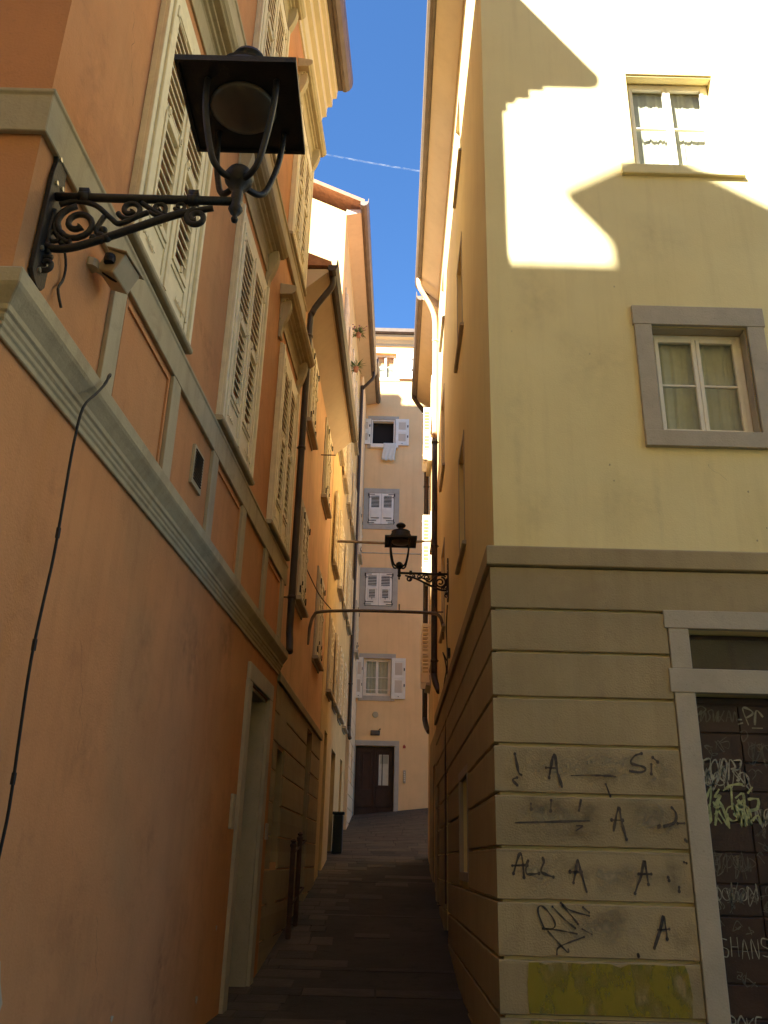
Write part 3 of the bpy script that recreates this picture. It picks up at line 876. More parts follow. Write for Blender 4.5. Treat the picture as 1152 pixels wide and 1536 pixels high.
q = lambda s, n, z: PC(s, n, z)
downpipe([q(28.5, .52, 18.8), q(28.52, .5, 18.55), q(28.55, .3, 18.3), q(28.6, .12, 18.1), q(28.6, .1, 17.7), q(28.6, .1, 12), q(28.6, .1, 6.2), q(28.6, .1, 5.6), q(28.4, .12, 5.35), q(28.2, .16, 5.2)],
         .06, houseC, 'pipe', [q(28.6, .1, 7.0), q(28.6, .1, 12.0)], PC)

# ------------------------------------------------------------------ pale house with rusticated foot
D0, D1 = 28.80, 31.95
PD = frameX(-.95 - 0.03 * D0, 0.03, 1)
houseD = thing('pale_house', 'narrow pale house with grooved light foot between the ochre house and the peach end house', 'house', (PD(D0, 0, 0)[0], D0, 0))
ops = [(30.0, 30.6, 3.9, 5.0, .2), (30.0, 30.8, 8.4, 10.1, .2), (30.0, 30.8, 12.0, 13.7, .2)]
x0, x1 = PD(D0, 0, 0)[0], PD(D1, 0, 0)[0]
m = MB().wall(PD, D0, D1, -.5, 19.6, ops, 0, 0)
m.add([(x0, D0, -.5), (-9, D0, -.5), (-9, D1, -.5), (x1, D1, -.5), (x0, D0, 19.6), (-9, D0, 19.6), (-9, D1, 19.6), (x1, D1, 19.6)],
      [(0, 1, 5, 4), (1, 2, 6, 5), (2, 3, 7, 6), (4, 5, 6, 7)])
m.build('wall', 'pale', houseD)
m = MB()
for i in range(11):
    c = 2.3 + i * .42
    for a, b in ((D0, 29.98), (30.62, D1 - .02)) if 3.7 < c < 4.9 else ((D0, D1 - .02),): m.box(PD, a, b, .001, .03, c + .012, c + .408)
m.build('rusticated_base', 'pale', houseD, bevel=.006)
window_shut(PD, 30.0, 30.8, 8.4, 10.1, houseD, 'shut'); window_shut(PD, 30.0, 30.8, 12.0, 13.7, houseD, 'shut')
m = MB().prof(PD, D0, D1, [(.001, 19.3), (.40, 19.36), (.42, 19.5), (.001, 19.6)])
m.build('soffit', 'soffit', houseD)
m = MB().prof(PD, D0, D1, [(.40, 19.4), (.5, 19.34), (.58, 19.4), (.60, 19.6), (.58, 19.6), (.42, 19.5)])
m.build('gutter', 'gutter', houseD)
m = MB().add([(x0 + .5, D0, 19.62), (x1 + .5, D1, 19.62), (-5, D1, 21.5), (-5, D0, 21.5), (-9, D1, 19.6), (-9, D0, 19.6)], [(0, 1, 2, 3), (3, 2, 4, 5), (0, 3, 5), (1, 2, 4)])
m.build('roof', 'roof', houseD)

# ------------------------------------------------------------------ peach house across the end of the alley
PE = frameY(32.0)
houseE = thing('peach_house', 'peach coloured house closing the end of the alley with white shutters and dark front door', 'house', (0, 32, 0))
ws = [(-.55, .42)]
EW = dict(top=(-.55, .36, 20.62, 21.85), w2=(-.60, .36, 17.45, 18.62), w3=(-.62, .40, 13.95, 15.30), w4=(-.65, .40, 10.62, 11.95), w5=(-.60, .40, 7.22, 8.60))
ops = [(a, b, c, d, .28) for a, b, c, d in EW.values()] + [(-.80, .60, 2.4, 5.44, .3)]
for dx in (-6, -3, 3.2, 6.2):
    for c, d in ((7.22, 8.6), (10.62, 11.95), (13.95, 15.3), (17.45, 18.62), (20.6, 21.85)): ops.append((dx - .5, dx + .5, c, d, .25))
m = MB().wall(PE, -10, 10, 1.0, 22.4, ops, 0, 0)
m.add([(-10, 32, 1), (-10, 42, 1), (10, 42, 1), (10, 32, 1), (-10, 32, 22.4), (-10, 42, 22.4), (10, 42, 22.4), (10, 32, 22.4)], [(0, 1, 5, 4), (1, 2, 6, 5), (2, 3, 7, 6), (4, 5, 6, 7)])
m.build('wall', 'peach', houseE)
m = MB().prof(PE, -10, 10, [(.001, 22.20), (.04, 22.20), (.05, 22.3), (.10, 22.34), (.16, 22.44), (.30, 22.5), (.32, 22.6), (.001, 22.62)])
m.build('eaves_cornice', 'cove', houseE)
m = MB().prof(PE, -10, 10, [(.30, 22.64), (.40, 22.60), (.46, 22.66), (.47, 22.82), (.45, 22.82), (.31, 22.7)])
m.build('gutter', 'gutter', houseE)
m = MB().add([(-10, 31.6, 22.8), (10, 31.6, 22.8), (10, 37, 25), (-10, 37, 25), (-10, 42, 22.8), (10, 42, 22.8)], [(0, 1, 2, 3), (3, 2, 5, 4), (0, 3, 4), (1, 2, 5)])
m.build('roof', 'roof', houseE)
MB().prof(PE, -10, 10, [(.001, 12.74), (.02, 12.745), (.02, 12.775), (.001, 12.78)]).build('string_course', 'sand', houseE)
def leafE(parent, s0, s1, z0, z1, n=.05): panel_leaf(PE, s0, s1, z0, z1, n).build('shutter', ['white', 'soffit', 'iron'], parent, bevel=.004)
# top window: casement, right leaf opened
a, b, c, d = EW['top']
wn = surround_mesh(PE, a, b, c, d, .14, .03).build('window', 'white', houseE)
casement(PE, a, b, c, d, -.14, wn, 1, cz=c + .75)
leafE(wn, b + .10, b + .72, c - .05, d + .05)
# second window: dark and wide open, both leaves folded back
a, b, c, d = EW['w2']
m = surround_mesh(PE, a, b, c, d, .16, .03); wn = m.build('window', 'stone', houseE)
MB().box(PE, a + .03, b - .01, -.275, -.27, c, d).build('room', 'dark', wn)
m = MB().box(PE, a, a + .05, -.2, .0, c, d); m.box(PE, b - .05, b, -.2, .0, c, d); m.box(PE, a + .05, b - .05, -.2, .0, d - .06, d)
m.build('casement', 'white', wn, bevel=.004)
leafE(wn, a - .58, a - .03, c, d); leafE(wn, b + .03, b + .58, c - .02, d + .02)
sill_mesh(PE, a - .02, b + .15, c, .16, .17).build('sill', 'white', wn)
# two shuttered windows
def shutE(key, flap):
    a, b, c, d = EW[key]
    wn = surround_mesh(PE, a, b, c, d, .20, .03).build('window', 'stone', houseE, bevel=.004)
    MB().box(PE, a, b, -.05, -.03, c, d).build('room', 'dark', wn)
    mid = (a + b) / 2
    for s0, s1, hg in ((a + .02, mid - .004, 's0'), (mid + .004, b - .02, 's1')):
        m = louvre_leaf(PE, s0, s1, c + .02, d - .02, .0, .045, .055, 1.0, not flap, hg)
        if flap:
            m.box(PE, s0 + .07, s1 - .07, .05, .085, c + .28, c + (d - c) * .5)
            for k in range(7): m.box(PE, s0 + .10, s1 - .10, .086, .094, c + .31 + k * .048, c + .335 + k * .048)
        for zc in (c + .05, d - .08):                 # long iron straps bent round the corner
            h0 = s0 if hg == 's0' else s1; sg = 1 if hg == 's0' else -1
            m.box(PE, *sorted((h0 - sg * .05, h0 + sg * .22)), .05, .062, zc, zc + .022, 1)
            m.box(PE, *sorted((h0 - sg * .05, h0 - sg * .02)), .05, .064, zc - .05 * (1 if zc > c + .3 else -1) - .02, zc + .05, 1)
        m.build('shutter', ['white', 'iron'], wn)
shutE('w3', True); shutE('w4', False)
# first-floor window: casement with lace, right leaf folded back
a, b, c, d = EW['w5']
wn = surround_mesh(PE, a, b, c, d, .18, .035).build('window', 'stone', houseE, bevel=.004)
casement(PE, a, b, c, d, -.10, wn, 1)
MB().tube([PE(a, .0, c + .22), PE(b, .0, c + .22)], .014, 6).build('guard_bar', 'white', wn)
leafE(wn, b + .04, b + .55, c - .10, d + .02, .04); leafE(wn, a - .30, a - .03, c - .1, d + .02, .04)
for dx in (-6, -3, 3.2, 6.2):
    for c, d in ((7.22, 8.6), (10.62, 11.95), (13.95, 15.3), (17.45, 18.62), (20.6, 21.85)):
        window_shut(PE, dx - .5, dx + .5, c, d, houseE, 'shut', 'stone', 2.2)
o = MB().lathe((0, 0, 0), [(.11, 0), (.11, .02), (.09, .03)], 20).build('vent_cover', 'trim')
o.parent = houseE; o.location = (-.12, -.002, 6.54); o.rotation_euler = (R(90), 0, 0)
ORG['vent_cover'] = ORG[houseE.name]
# door
m = MB()
m.box(PE, -.94, -.80, .001, .05, 2.3, 5.44); m.box(PE, .60, .76, .001, .05, 2.3, 5.44); m.box(PE, -.94, .76, .001, .053, 5.441, 5.62)
df = m.build('doorway', 'stone', houseE, bevel=.006)
m = MB().box(PE, -.79, .59, -.22, -.16, 2.5, 5.43)
for x0, x1 in ((-.73, -.16), (-.04, .53)):
    m.box(PE, x0, x1, -.16, -.13, 2.95, 3.3); m.box(PE, x0, x1, -.16, -.135, 3.36, 3.95)
    m.box(PE, x0, x0 + .09, -.16, -.12, 4.05, 5.3); m.box(PE, x1 - .09, x1, -.16, -.12, 4.05, 5.3); m.box(PE, x0 + .09, x1 - .09, -.16, -.122, 5.2, 5.3)
    m.box(PE, x0 + .2, x0 + .23, -.16, -.13, 4.05, 5.2)
m.box(PE, -.13, -.07, -.16, -.11, 2.6, 5.4)
dd = m.build('door', 'wood', df, bevel=.006)
MB().box(PE, .05, .40, -.158, -.15, 4.1, 5.15).build('door_pane', 'curtain', dd)
MT['bar'] = surface('weathered_galvanised_bar', (0.17, 0.13, 0.09), rough=.6, var=.25, scale=8.0, bump=.1)
# ------------------------------------------------------------------ cream corner house (right)
F0, F1 = 8.0, 18.55
PR = frameX(0.96, 0.016, -1)
PF = frameY(8.0)
XR = 0.96 + 0.016 * 8
XR1 = 0.96 + 0.016 * F1
ZR = 15.2
houseR = thing('cream_corner_house', 'cream yellow corner house on the right with grey grooved base and graffiti', 'house', (XR, 8.0, 0))
fo = [(2.86, 3.90, 5.80, 7.10, .5), (2.88, 3.96, 9.36, 10.84, .5), (2.89, 4.32, -.3, 3.10, .22), (2.89, 4.32, 3.32, 3.70, .20),
      (6.6, 7.64, 5.80, 7.10, .5), (6.6, 7.68, 9.36, 10.84, .5), (2.88, 3.96, 12.6, 14.0, .5), (6.6, 7.68, 12.6, 14.0, .5)]
ao = [(11.40, 12.30, 5.72, 7.40, .16), (11.40, 12.30, 9.25, 11.0, .16), (11.40, 12.30, 12.7, 14.2, .16), (16.2, 17.1, 5.8, 7.5, .16), (16.2, 17.1, 9.15, 11.0, .16), (16.2, 17.1, 12.7, 14.2, .16),
      (10.9, 12.1, 1.50, 2.62, .2), (14.6, 15.6, .5, 2.7, .25), (17.2, 18.0, .7, 3.0, .25)]
m = MB().wall(PF, XR, 14, -.5, ZR, fo, 0, 0)
m.wall(PR, F0, F1, -.5, ZR, ao, 0, 0)
m.add([(14, 8, -.5), (14, F1, -.5), (XR1, F1, -.5), (14, 8, ZR), (14, F1, ZR), (XR1, F1, ZR), (XR, 8, ZR)], [(0, 1, 4, 3), (1, 2, 5, 4), (3, 4, 5, 6)])
m.build('wall', 'cream', houseR)
# base: backing, courses with real joints, and the band on top
GZ = [-.36, .05, .47, .89, 1.32, 1.74, 2.18, 2.60, 3.02, 3.44, 3.85, 4.275]
m = MB()
T = .05
for i, (c, d) in enumerate(zip(GZ, GZ[1:])):
    g0, g1 = c + .013, d - .013
    if i == len(GZ) - 2:
        m.course(PF, XR - T, 14, .001, T, g0, g1)
    else:
        m.course(PF, XR - T, 2.69, .001, T, g0, g1)
        m.course(PF, 4.55, 14, .001, T, g0, g1)
    sp = [(8.001, 18.5)]
    for (a, b, z0, z1, _) in ao[6:]:
        if z0 < d - .05 and z1 > c + .05:
            e = .12 if a < 12 else 0
            sp = [q for s, t in sp for q in ((s, min(t, a - e)), (max(s, b + e), t)) if q[1] - q[0] > .05]
    for a, b in sp: m.course(PR, a, b, .001, T, g0, g1)
m.build('rusticated_base', 'base', houseR)
pR = [(XR1, F1), (XR, 8.0), (14, 8.0)]
m = MB().sweep(pR, [(.001, 4.275), (.055, 4.275), (.085, 4.285), (.085, 4.465), (.075, 4.475), (.001, 4.49)])
m.build('string_course', 'base', houseR, bevel=.006)
m = MB()
m.box(PR, 10.8, 10.9, .001, .055, 1.40, 2.72); m.box(PR, 12.1, 12.2, .001, .055, 1.40, 2.72); m.box(PR, 10.9, 12.1, .001, .053, 2.62, 2.72); m.box(PR, 10.9, 12.1, .001, .053, 1.40, 1.50)
wn = m.build('window', 'stone', houseR)
MB().box(PR, 10.9, 12.1, -.18, -.14, 1.5, 2.62).build('pane', 'dark', wn)
m = MB().box(PR, 14.61, 15.59, -.22, -.18, .5, 2.69); m.box(PR, 17.21, 17.99, -.22, -.18, .7, 2.99)
m.build('door', 'wood', houseR)
for (a, b, z0, z1, _) in ao[:6]:
    wn = surround_mesh(PR, a, b, z0, z1, .09, .008).build('window', 'stone', houseR)
    sill_mesh(PR, a - .25, b + .25, z0 - .01, .06, .05).build('sill', 'stone', wn)
    MB().box(PR, a + .002, b - .002, -.155, -.12, z0 + .002, z1 - .002).build('shutter', 'stone', wn)
# windows of the street front
def winF(a, b, z0, z1, sunlit):
    wd = .185
    if not sunlit:
        m = MB()
        m.box(PF, a - wd, a, -.02, .035, z0, z1); m.box(PF, b, b + wd, -.02, .035, z0, z1)
        m.box(PF, a - wd - .015, b + wd + .015, -.02, .040, z1 + .0005, z1 + .24)
        m.box(PF, a - wd, b + wd, -.02, .055, z0 - .18, z0 - .0005)
        m.box(PF, a + .0005, a + .012, -.15, -.021, z0, z1); m.box(PF, b - .012, b - .0005, -.15, -.021, z0, z1); m.box(PF, a + .012, b - .012, -.15, -.021, z1 - .012, z1 - .001)
        wn = m.build('window', 'stone', houseR, bevel=.005)
    else:
        m = MB()
        m.box(PF, a + .001, b - .001, -.12, -.02, z1 - .03, z1 - .001)
        m.prof(PF, a - .17, b + .20, [(.001, z0 - .16), (.05, z0 - .16), (.055, z0 - .13), (.03, z0 - .12), (.03, z0 - .001), (.001, z0 - .001)])
        wn = m.build('window', 'cream', houseR, bevel=.004)
    f = .03
    casement(PF, a + .012, b - .012, z0 + .005, z1 - .013, -.15, wn, 1)
    MB().box(PF, a + .002, b - .002, -.49, -.48, z0 + .002, z1 - .002).build('room', 'dark', wn)
winF(2.86, 3.90, 5.80, 7.10, False); winF(6.6, 7.64, 5.80, 7.10, False)
winF(2.88, 3.96, 9.36, 10.84, True); winF(6.6, 7.68, 9.36, 10.84, True)
winF(2.88, 3.96, 12.6, 14.0, True); winF(6.6, 7.68, 12.6, 14.0, True)
# shop doorway: stone frame, transom light, boarded leaves covered in tags
m = MB()
m.box(PF, 2.70, 2.89, -.02, .062, -.36, 3.10); m.box(PF, 4.32, 4.51, -.02, .062, -.36, 3.10)
m.box(PF, 2.70, 2.89, -.02, .060, 3.3205, 3.70); m.box(PF, 4.32, 4.51, -.02, .060, 3.3205, 3.70)
m.box(PF, 2.665, 4.545, -.02, .068, 3.1005, 3.32); m.box(PF, 2.665, 4.545, -.02, .066, 3.7005, 3.875)
dw = m.build('doorway', 'stone', houseR, bevel=.006)
m = MB().box(PF, 2.89, 4.32, -.195, -.15, 3.33, 3.69)
m.build('transom_frame', 'wood', dw)
MB().quad(PF, 2.93, 4.28, -.145, 3.37, 3.66).build('pane', 'glass', dw)
m = MB().box(PF, 2.892, 4.318, -.21, -.13, -.3, 3.098)
dz = .255; z = 3.02
xs = [2.90, 3.325, 3.76, 4.31]
m.box(PF, 2.90, 4.31, -.13, -.118, 3.03, 3.09)
while z > -.1:
    for a, b in zip(xs, xs[1:]): m.box(PF, a + .004, b - .004, -.13, -.112, z - dz + .006, z - .006)
    z -= dz
m.build('door', 'wood', dw, bevel=.006)
GR = json.loads('''{"A1":[[[1.516,2.32],[1.538,2.424],[1.562,2.511],[1.577,2.508],[1.588,2.403],[1.597,2.351],[1.626,2.249]],[[1.491,2.404],[1.588,2.403]]],"squig":[[[1.22,2.514],[1.236,2.424],[1.25,2.357],[1.272,2.336]],[[1.233,2.313],[1.194,2.293],[1.231,2.25]]],"drips":[[[1.347,2.096],[1.346,2.053]],[[1.524,2.13],[1.516,2.043]],[[1.784,2.136],[1.762,2.052]]],"rep":[[[1.201,1.938],[1.459,1.95],[1.854,1.969]],[[1.708,2.343],[1.98,2.354]],[[1.73,1.926],[1.791,1.928]],[[1.724,1.884],[1.79,1.924]]],"rep2":[[[1.921,2.349],[2.052,2.348],[2.104,2.341]]],"SI":[[[2.349,2.547],[2.285,2.524],[2.249,2.463],[2.348,2.436],[2.372,2.407],[2.326,2.385],[2.235,2.395]],[[2.429,2.455],[2.421,2.375]],[[2.447,2.515],[2.488,2.478]]],"A2":[[[2.053,1.897],[2.083,2.011],[2.11,2.085],[2.12,2.044],[2.127,1.971],[2.146,1.883],[2.159,1.827]],[[2.042,1.981],[2.137,1.98]]],"J":[[[2.573,2.096],[2.604,2.056],[2.602,1.999],[2.573,1.966],[2.494,1.94]],[[2.442,1.935],[2.455,1.943]],[[2.612,1.967],[2.672,1.969]],[[2.012,2.276],[2.044,2.178]]],"ALL":[[[1.177,1.532],[1.227,1.677],[1.253,1.668],[1.265,1.503]],[[1.168,1.593],[1.295,1.6]],[[1.304,1.634],[1.287,1.592],[1.292,1.531],[1.393,1.537]],[[1.431,1.658],[1.437,1.624],[1.412,1.568],[1.426,1.541],[1.514,1.512]]],"A3":[[[1.682,1.472],[1.71,1.582],[1.729,1.658],[1.746,1.569],[1.765,1.501],[1.788,1.407]],[[1.657,1.557],[1.753,1.556]]],"tag":[[[1.422,1.112],[1.376,1.223],[1.378,1.276],[1.415,1.284],[1.478,1.219],[1.511,1.154],[1.487,1.117],[1.407,1.115]],[[1.407,1.115],[1.523,1.108],[1.688,1.083]],[[1.495,1.283],[1.586,1.195],[1.676,1.125]],[[1.563,1.314],[1.646,1.223],[1.7,1.158]],[[1.57,1.314],[1.633,1.263],[1.799,1.22]],[[1.45,1.097],[1.553,0.992],[1.608,0.942],[1.61,0.967]],[[1.514,0.926],[1.524,0.972],[1.59,1.006],[1.745,1.061]],[[1.734,1.12],[1.811,1.082]],[[1.751,1.285],[1.8,1.247]]],"A4":[[[2.315,1.474],[2.305,1.597],[2.293,1.656],[2.257,1.534],[2.222,1.464],[2.196,1.402]],[[2.238,1.553],[2.347,1.556]]],"A5":[[[2.434,1.062],[2.428,1.166],[2.418,1.233],[2.384,1.135],[2.321,0.993]],[[2.366,1.127],[2.458,1.137]]],"dots":[[[2.488,1.532],[2.493,1.509]],[[2.573,1.457],[2.57,1.426]],[[2.635,1.656],[2.656,1.649]],[[2.182,0.939],[2.185,0.928]],[[2.663,1.835],[2.678,1.823]]],"DPA":[[[3.411,2.845],[3.375,2.995],[3.431,2.992],[3.465,2.954],[3.394,2.909]],[[3.468,2.847],[3.5,2.981],[3.554,2.922]],[[3.318,2.894],[3.357,2.895]],[[3.312,2.851],[3.362,2.866]],[[3.438,2.821],[3.54,2.821]]],"Dka":[[[2.931,2.94],[2.95,2.993],[2.995,3.007],[3.031,2.977],[2.969,2.933],[2.927,2.949]],[[2.926,2.94],[2.937,2.88],[2.96,2.855]],[[2.94,2.906],[2.991,2.968],[2.97,2.864],[3.024,2.951],[3.023,2.865],[3.063,2.909],[3.051,2.961],[3.096,2.97],[3.092,2.867],[3.139,2.963],[3.119,2.868]],[[3.149,2.972],[3.136,2.868],[3.201,2.973]],[[3.151,2.92],[3.188,2.87]],[[3.206,2.87],[3.245,2.974],[3.258,2.871]],[[3.224,2.913],[3.255,2.914]],[[3.266,2.863],[3.297,2.967],[3.306,2.873]]],"Dmid":[[[2.911,2.534],[2.956,2.519],[2.936,2.419],[3.005,2.348]],[[2.956,2.519],[3.019,2.537],[2.999,2.446],[2.926,2.403]],[[3.013,2.348],[3.019,2.471],[3.069,2.53],[3.084,2.44],[3.064,2.349],[3.02,2.405]],[[3.113,2.539],[3.08,2.407],[3.124,2.351],[3.167,2.491],[3.139,2.54],[3.102,2.448]],[[3.166,2.352],[3.198,2.533],[3.241,2.468],[3.196,2.451]],[[3.231,2.526],[3.3,2.527],[3.273,2.453],[3.211,2.435],[3.261,2.362],[3.235,2.353]],[[3.289,2.511],[3.27,2.362]]],"Dgr":[[[2.904,2.28],[2.913,2.144],[2.998,2.291],[2.97,2.129]],[[3.072,2.276],[3.021,2.203],[3.074,2.22],[3.011,2.122],[3.08,2.132]],[[3.104,2.261],[3.187,2.312],[3.29,2.322]],[[3.18,2.295],[3.168,2.102]],[[3.206,2.199],[3.279,2.241],[3.269,2.105],[3.206,2.135],[3.28,2.185]],[[3.372,2.3],[3.321,2.242]],[[3.315,2.194],[3.408,2.196],[3.388,2.116],[3.31,2.098]],[[2.913,2.001],[2.944,2.049],[2.965,2.01]],[[3.005,2.067],[3.061,1.981]],[[3.122,2.07],[3.123,1.944]],[[3.173,2.071],[3.21,2.032],[3.198,2.071]],[[3.226,1.97],[3.266,2.081],[3.285,1.971]],[[3.332,2.012],[3.389,2.06],[3.403,1.982]]],"Dr":[[[3.325,2.779],[3.37,2.798],[3.39,2.747],[3.339,2.695],[3.329,2.746]],[[3.383,2.696],[3.4,2.63],[3.447,2.665],[3.408,2.689]],[[3.456,2.665],[3.5,2.674],[3.501,2.616],[3.458,2.615]],[[3.355,2.43],[3.393,2.456],[3.421,2.415],[3.381,2.365]],[[3.404,2.415],[3.443,2.449],[3.481,2.417]],[[3.366,2.513],[3.431,2.481]]]}''')
for k in ('A1', 'SI', 'A2', 'J', 'ALL', 'A3', 'A4', 'A5', 'squig', 'dots', 'drips'):
    m = MB()
    for st in GR[k]: m.stroke(PF, st, .024, .0570, 0, True)
    m.build('graffiti', 'spray', houseR)
m = MB()
for st in GR['tag']: m.stroke(PF, st, .015, .0570, 0, True)
m.build('graffiti', 'spray', houseR)
for k in ('rep', 'rep2'):
    for st in GR[k]: MB().stroke(PF, st, .020, .0560).build('groove_repair', 'spray', houseR)
for i, (x, z, rx, rz) in enumerate([(1.55, 2.08, .30, .13), (1.85, 2.0, .22, .16), (1.75, 1.86, .20, .09), (2.30, 2.05, .30, .15), (2.05, 2.33, .25, .12), (1.25, 2.35, .12, .18), (2.45, 2.30, .18, .15),
                                   (1.98, 1.18, .22, .12), (1.62, 1.60, .14, .09), (2.5, 1.95, .14, .12), (2.2, 1.50, .2, .1), (1.5, 1.85, .25, .08), (2.6, 1.05, .12, .15)]):
    MB().stain(PF, x, z, rx, rz, .0545 + .0001 * i).build('scrubbed_patch', 'smudge', houseR)
for x, z, rx, rz, n_ in ((2.54, 1.53, .15, .18, .0559), (1.45, 2.10, .20, .07, .0560)):
    MB().stain(PF, x, z, rx, rz, n_).build('scrubbed_patch', 'smudge_blue', houseR)
m = MB()
m.poly(PF, [(1.27, .50), (1.265, .70), (1.28, .862), (1.36, .866), (1.42, .85), (1.50, .866), (1.62, .868), (1.74, .86), (1.80, .868), (1.95, .866), (2.03, .84), (2.10, .866), (2.30, .868), (2.44, .86), (2.56, .868), (2.585, .80), (2.60, .64), (2.585, .49)], .0530, .0540)
m.build('yellow_paint', 'yellowpaint', houseR)
m = MB().poly(PF, [(1.27, .08), (1.28, .45), (1.9, .44), (2.6, .45), (2.62, .2), (2.3, .12), (1.7, .15)], .0530, .0540)
m.build('yellow_paint', 'yellowpaint', houseR)
for i, (x, z, rx, rz) in enumerate([(1.62, 2.42, .3, .12), (2.1, 2.45, .28, .10), (1.5, 1.98, .3, .14), (2.4, 1.98, .22, .13), (1.35, 1.55, .2, .14), (2.0, 1.52, .3, .13), (1.9, 1.12, .35, .15), (2.5, 2.42, .2, .11)]):
    MB().stain(PF, x, z, rx, rz, .0535 + .0001 * i).build('repainted_patch', 'repaint', houseR)
# wear on the yellow plaster: runs under the sills, hairline cracks, pock marks
for i, (x, z, rx, rz) in enumerate([(2.75, 5.1, .05, .55), (3.3, 5.2, .07, .45), (3.95, 5.0, .05, .6), (1.5, 4.9, .25, .35), (2.2, 6.6, .5, .5), (1.6, 7.4, .3, .6), (2.4, 5.0, .4, .4), (3.0, 8.3, .35, .4), (1.35, 5.9, .12, .7)]):
    MB().stain(PF, x, z, rx, rz, .0008 + .0001 * i).build('rain_streak', 'drip', houseR)
for a_, z_, l_ in ((3.3, 5.45, .3),): crack(PF, a_, z_, l_, 'crack', houseR, 'drip' if 0 else 'trim', .003, .003, .6)
for i in range(12):
    a_, z_ = rw.uniform(1.3, 4.2), rw.uniform(4.6, 7.8)
    if 2.6 < a_ < 4.15 and 5.5 < z_ < 7.5: continue
    r_ = rw.uniform(.004, .011)
    MB().poly(PF, [(a_ + r_ * math.cos(k * 1.05), z_ + r_ * math.sin(k * 1.05) * 1.4) for k in range(6)], .0005, .0024).build('pock_mark', 'trim', houseR)
rt = random.Random(9)
def tagband(x0, x1, z0, z1, n_, wd, mat, nn):
    m = MB(); x = x0
    while x < x1:
        h = z1 - z0; w_ = h * rt.uniform(.45, .8)
        k = rt.randint(3, 5)
        m.stroke(PF, [(x + w_ * rt.uniform(-.1, 1.1), (z0 if q % 2 else z1) + rt.uniform(-.18, .18) * h) for q in range(k + 1)], wd, nn)
        if rt.random() < .6: m.stroke(PF, [(x + w_ * (.5 + .4 * math.cos(q * 1.05 + .3)), (z0 + z1) / 2 + h * .35 * math.sin(q * 1.05 + .3)) for q in range(7)], wd * .8, nn)
        x += w_ * .85
    m.build('graffiti', mat, dw)
ND = -.1105
tagband(2.93, 3.28, 2.28, 2.45, 1, .014, 'chalk', ND + .0003)
tagband(2.92, 3.30, 1.98, 2.16, 1, .024, 'lime', ND + .0009)
tagband(3.36, 3.72, 1.98, 2.14, 1, .020, 'chalk', ND + .0004)
tagband(2.93, 3.24, 1.60, 1.74, 1, .009, 'chalk_dim', ND + .0002)
tagband(2.92, 3.26, 1.34, 1.48, 1, .012, 'chalk', ND + .0001)
tagband(3.36, 3.74, 2.50, 2.70, 1, .010, 'chalk_dim', ND + .0005)
tagband(3.36, 3.74, 1.38, 1.50, 1, .009, 'chalk_dim', ND + .0005)
for k, wd in (('DPA', .020), ('Dmid', .016)):
    m = MB()
    for st in GR[k]: m.stroke(PF, st, wd, ND)
    m.build('graffiti', 'chalk', dw)
FONT = dict(R=[[(0, 0), (0, 1), (.5, .9), (.5, .6), (0, .5), (.6, 0)]], O=[[(.3, 1), (0, .6), (.1, .1), (.45, 0), (.6, .5), (.3, 1)]], K=[[(0, 0), (0, 1)], [(.55, 1), (0, .45), (.6, 0)]],
            L=[[(0, 1), (0, 0), (.5, .05)]], E=[[(.5, 1), (0, .95), (0, .05), (.55, 0)], [(0, .5), (.4, .55)]], S=[[(.5, .9), (.1, .95), (.05, .6), (.5, .4), (.4, .05), (0, .1)]],
            H=[[(0, 0), (.05, 1)], [(.5, 0), (.5, 1)], [(0, .5), (.5, .5)]], A=[[(0, 0), (.25, 1), (.5, 0)], [(.1, .4), (.45, .4)]], N=[[(0, 0), (.05, 1), (.45, 0), (.5, 1)]],
            G=[[(.5, .85), (.15, 1), (0, .5), (.2, 0), (.5, .1), (.5, .45), (.3, .45)]], M=[[(0, 0), (.1, 1), (.3, .4), (.5, 1), (.6, 0)]], T=[[(0, 1), (.6, 1)], [(.3, 1), (.3, 0)]],
            Z=[[(0, 1), (.5, .95), (0, .05), (.6, 0)]], Y=[[(0, 1), (.3, .5), (.6, 1)], [(.3, .5), (.25, 0)]], B=[[(0, 0), (0, 1), (.45, .85), (0, .5), (.5, .25), (0, 0)]])
def word(m, txt, x, z, h, wd, n, gap=.72, slant=0.0):
    for i, ch in enumerate(txt):
        for st in FONT[ch]: m.stroke(PF, [(x + (i * gap + p[0]) * h * .8 + p[1] * h * slant, z + p[1] * h + .01 * math.sin(i * 2)) for p in st], wd, n)
m = MB(); word(m, 'ROKE', 2.93, .36, .13, .014, ND); m.build('graffiti', 'chalk', dw)
m = MB(); word(m, 'SHANS', 2.93, .92, .15, .009, ND); m.build('graffiti', 'chalk', dw)
for k, wd in (('Dka', .013), ('Dr', .010)):
    m = MB()
    for st in GR[k]: m.stroke(PF, st, wd, ND + .0006)
    m.build('graffiti', 'chalk_dim', dw)
rr = random.Random(5)
for (x0, x1, z0, z1, k) in ((2.93, 3.30, 2.56, 2.72, 4), (2.92, 3.28, 1.58, 1.72, 8), (2.92, 3.28, 1.30, 1.46, 8), (2.92, 3.25, 1.12, 1.22, 4), (3.38, 3.7, 1.8, 1.98, 6), (3.36, 3.7, 1.5, 1.72, 6), (3.35, 3.7, 1.2, 1.4, 5), (3.36, 3.7, .9, 1.1, 5),
                          (2.92, 3.2, .66, .8, 3), (3.4, 3.7, .4, .7, 5), (3.8, 4.25, 1.2, 2.9, 16)):
    m = MB()
    for i in range(k):
        cx, cz = rr.uniform(x0, x1), rr.uniform(z0, z1)
        m.stroke(PF, [(cx + rr.uniform(-.05, .05), cz + rr.uniform(-.06, .06)) for _ in range(6)], .008, ND + .0006)
    m.build('graffiti', 'chalk_dim', dw)
m = MB()
for st in GR['Dgr']: m.stroke(PF, st, .024, ND + .0012)
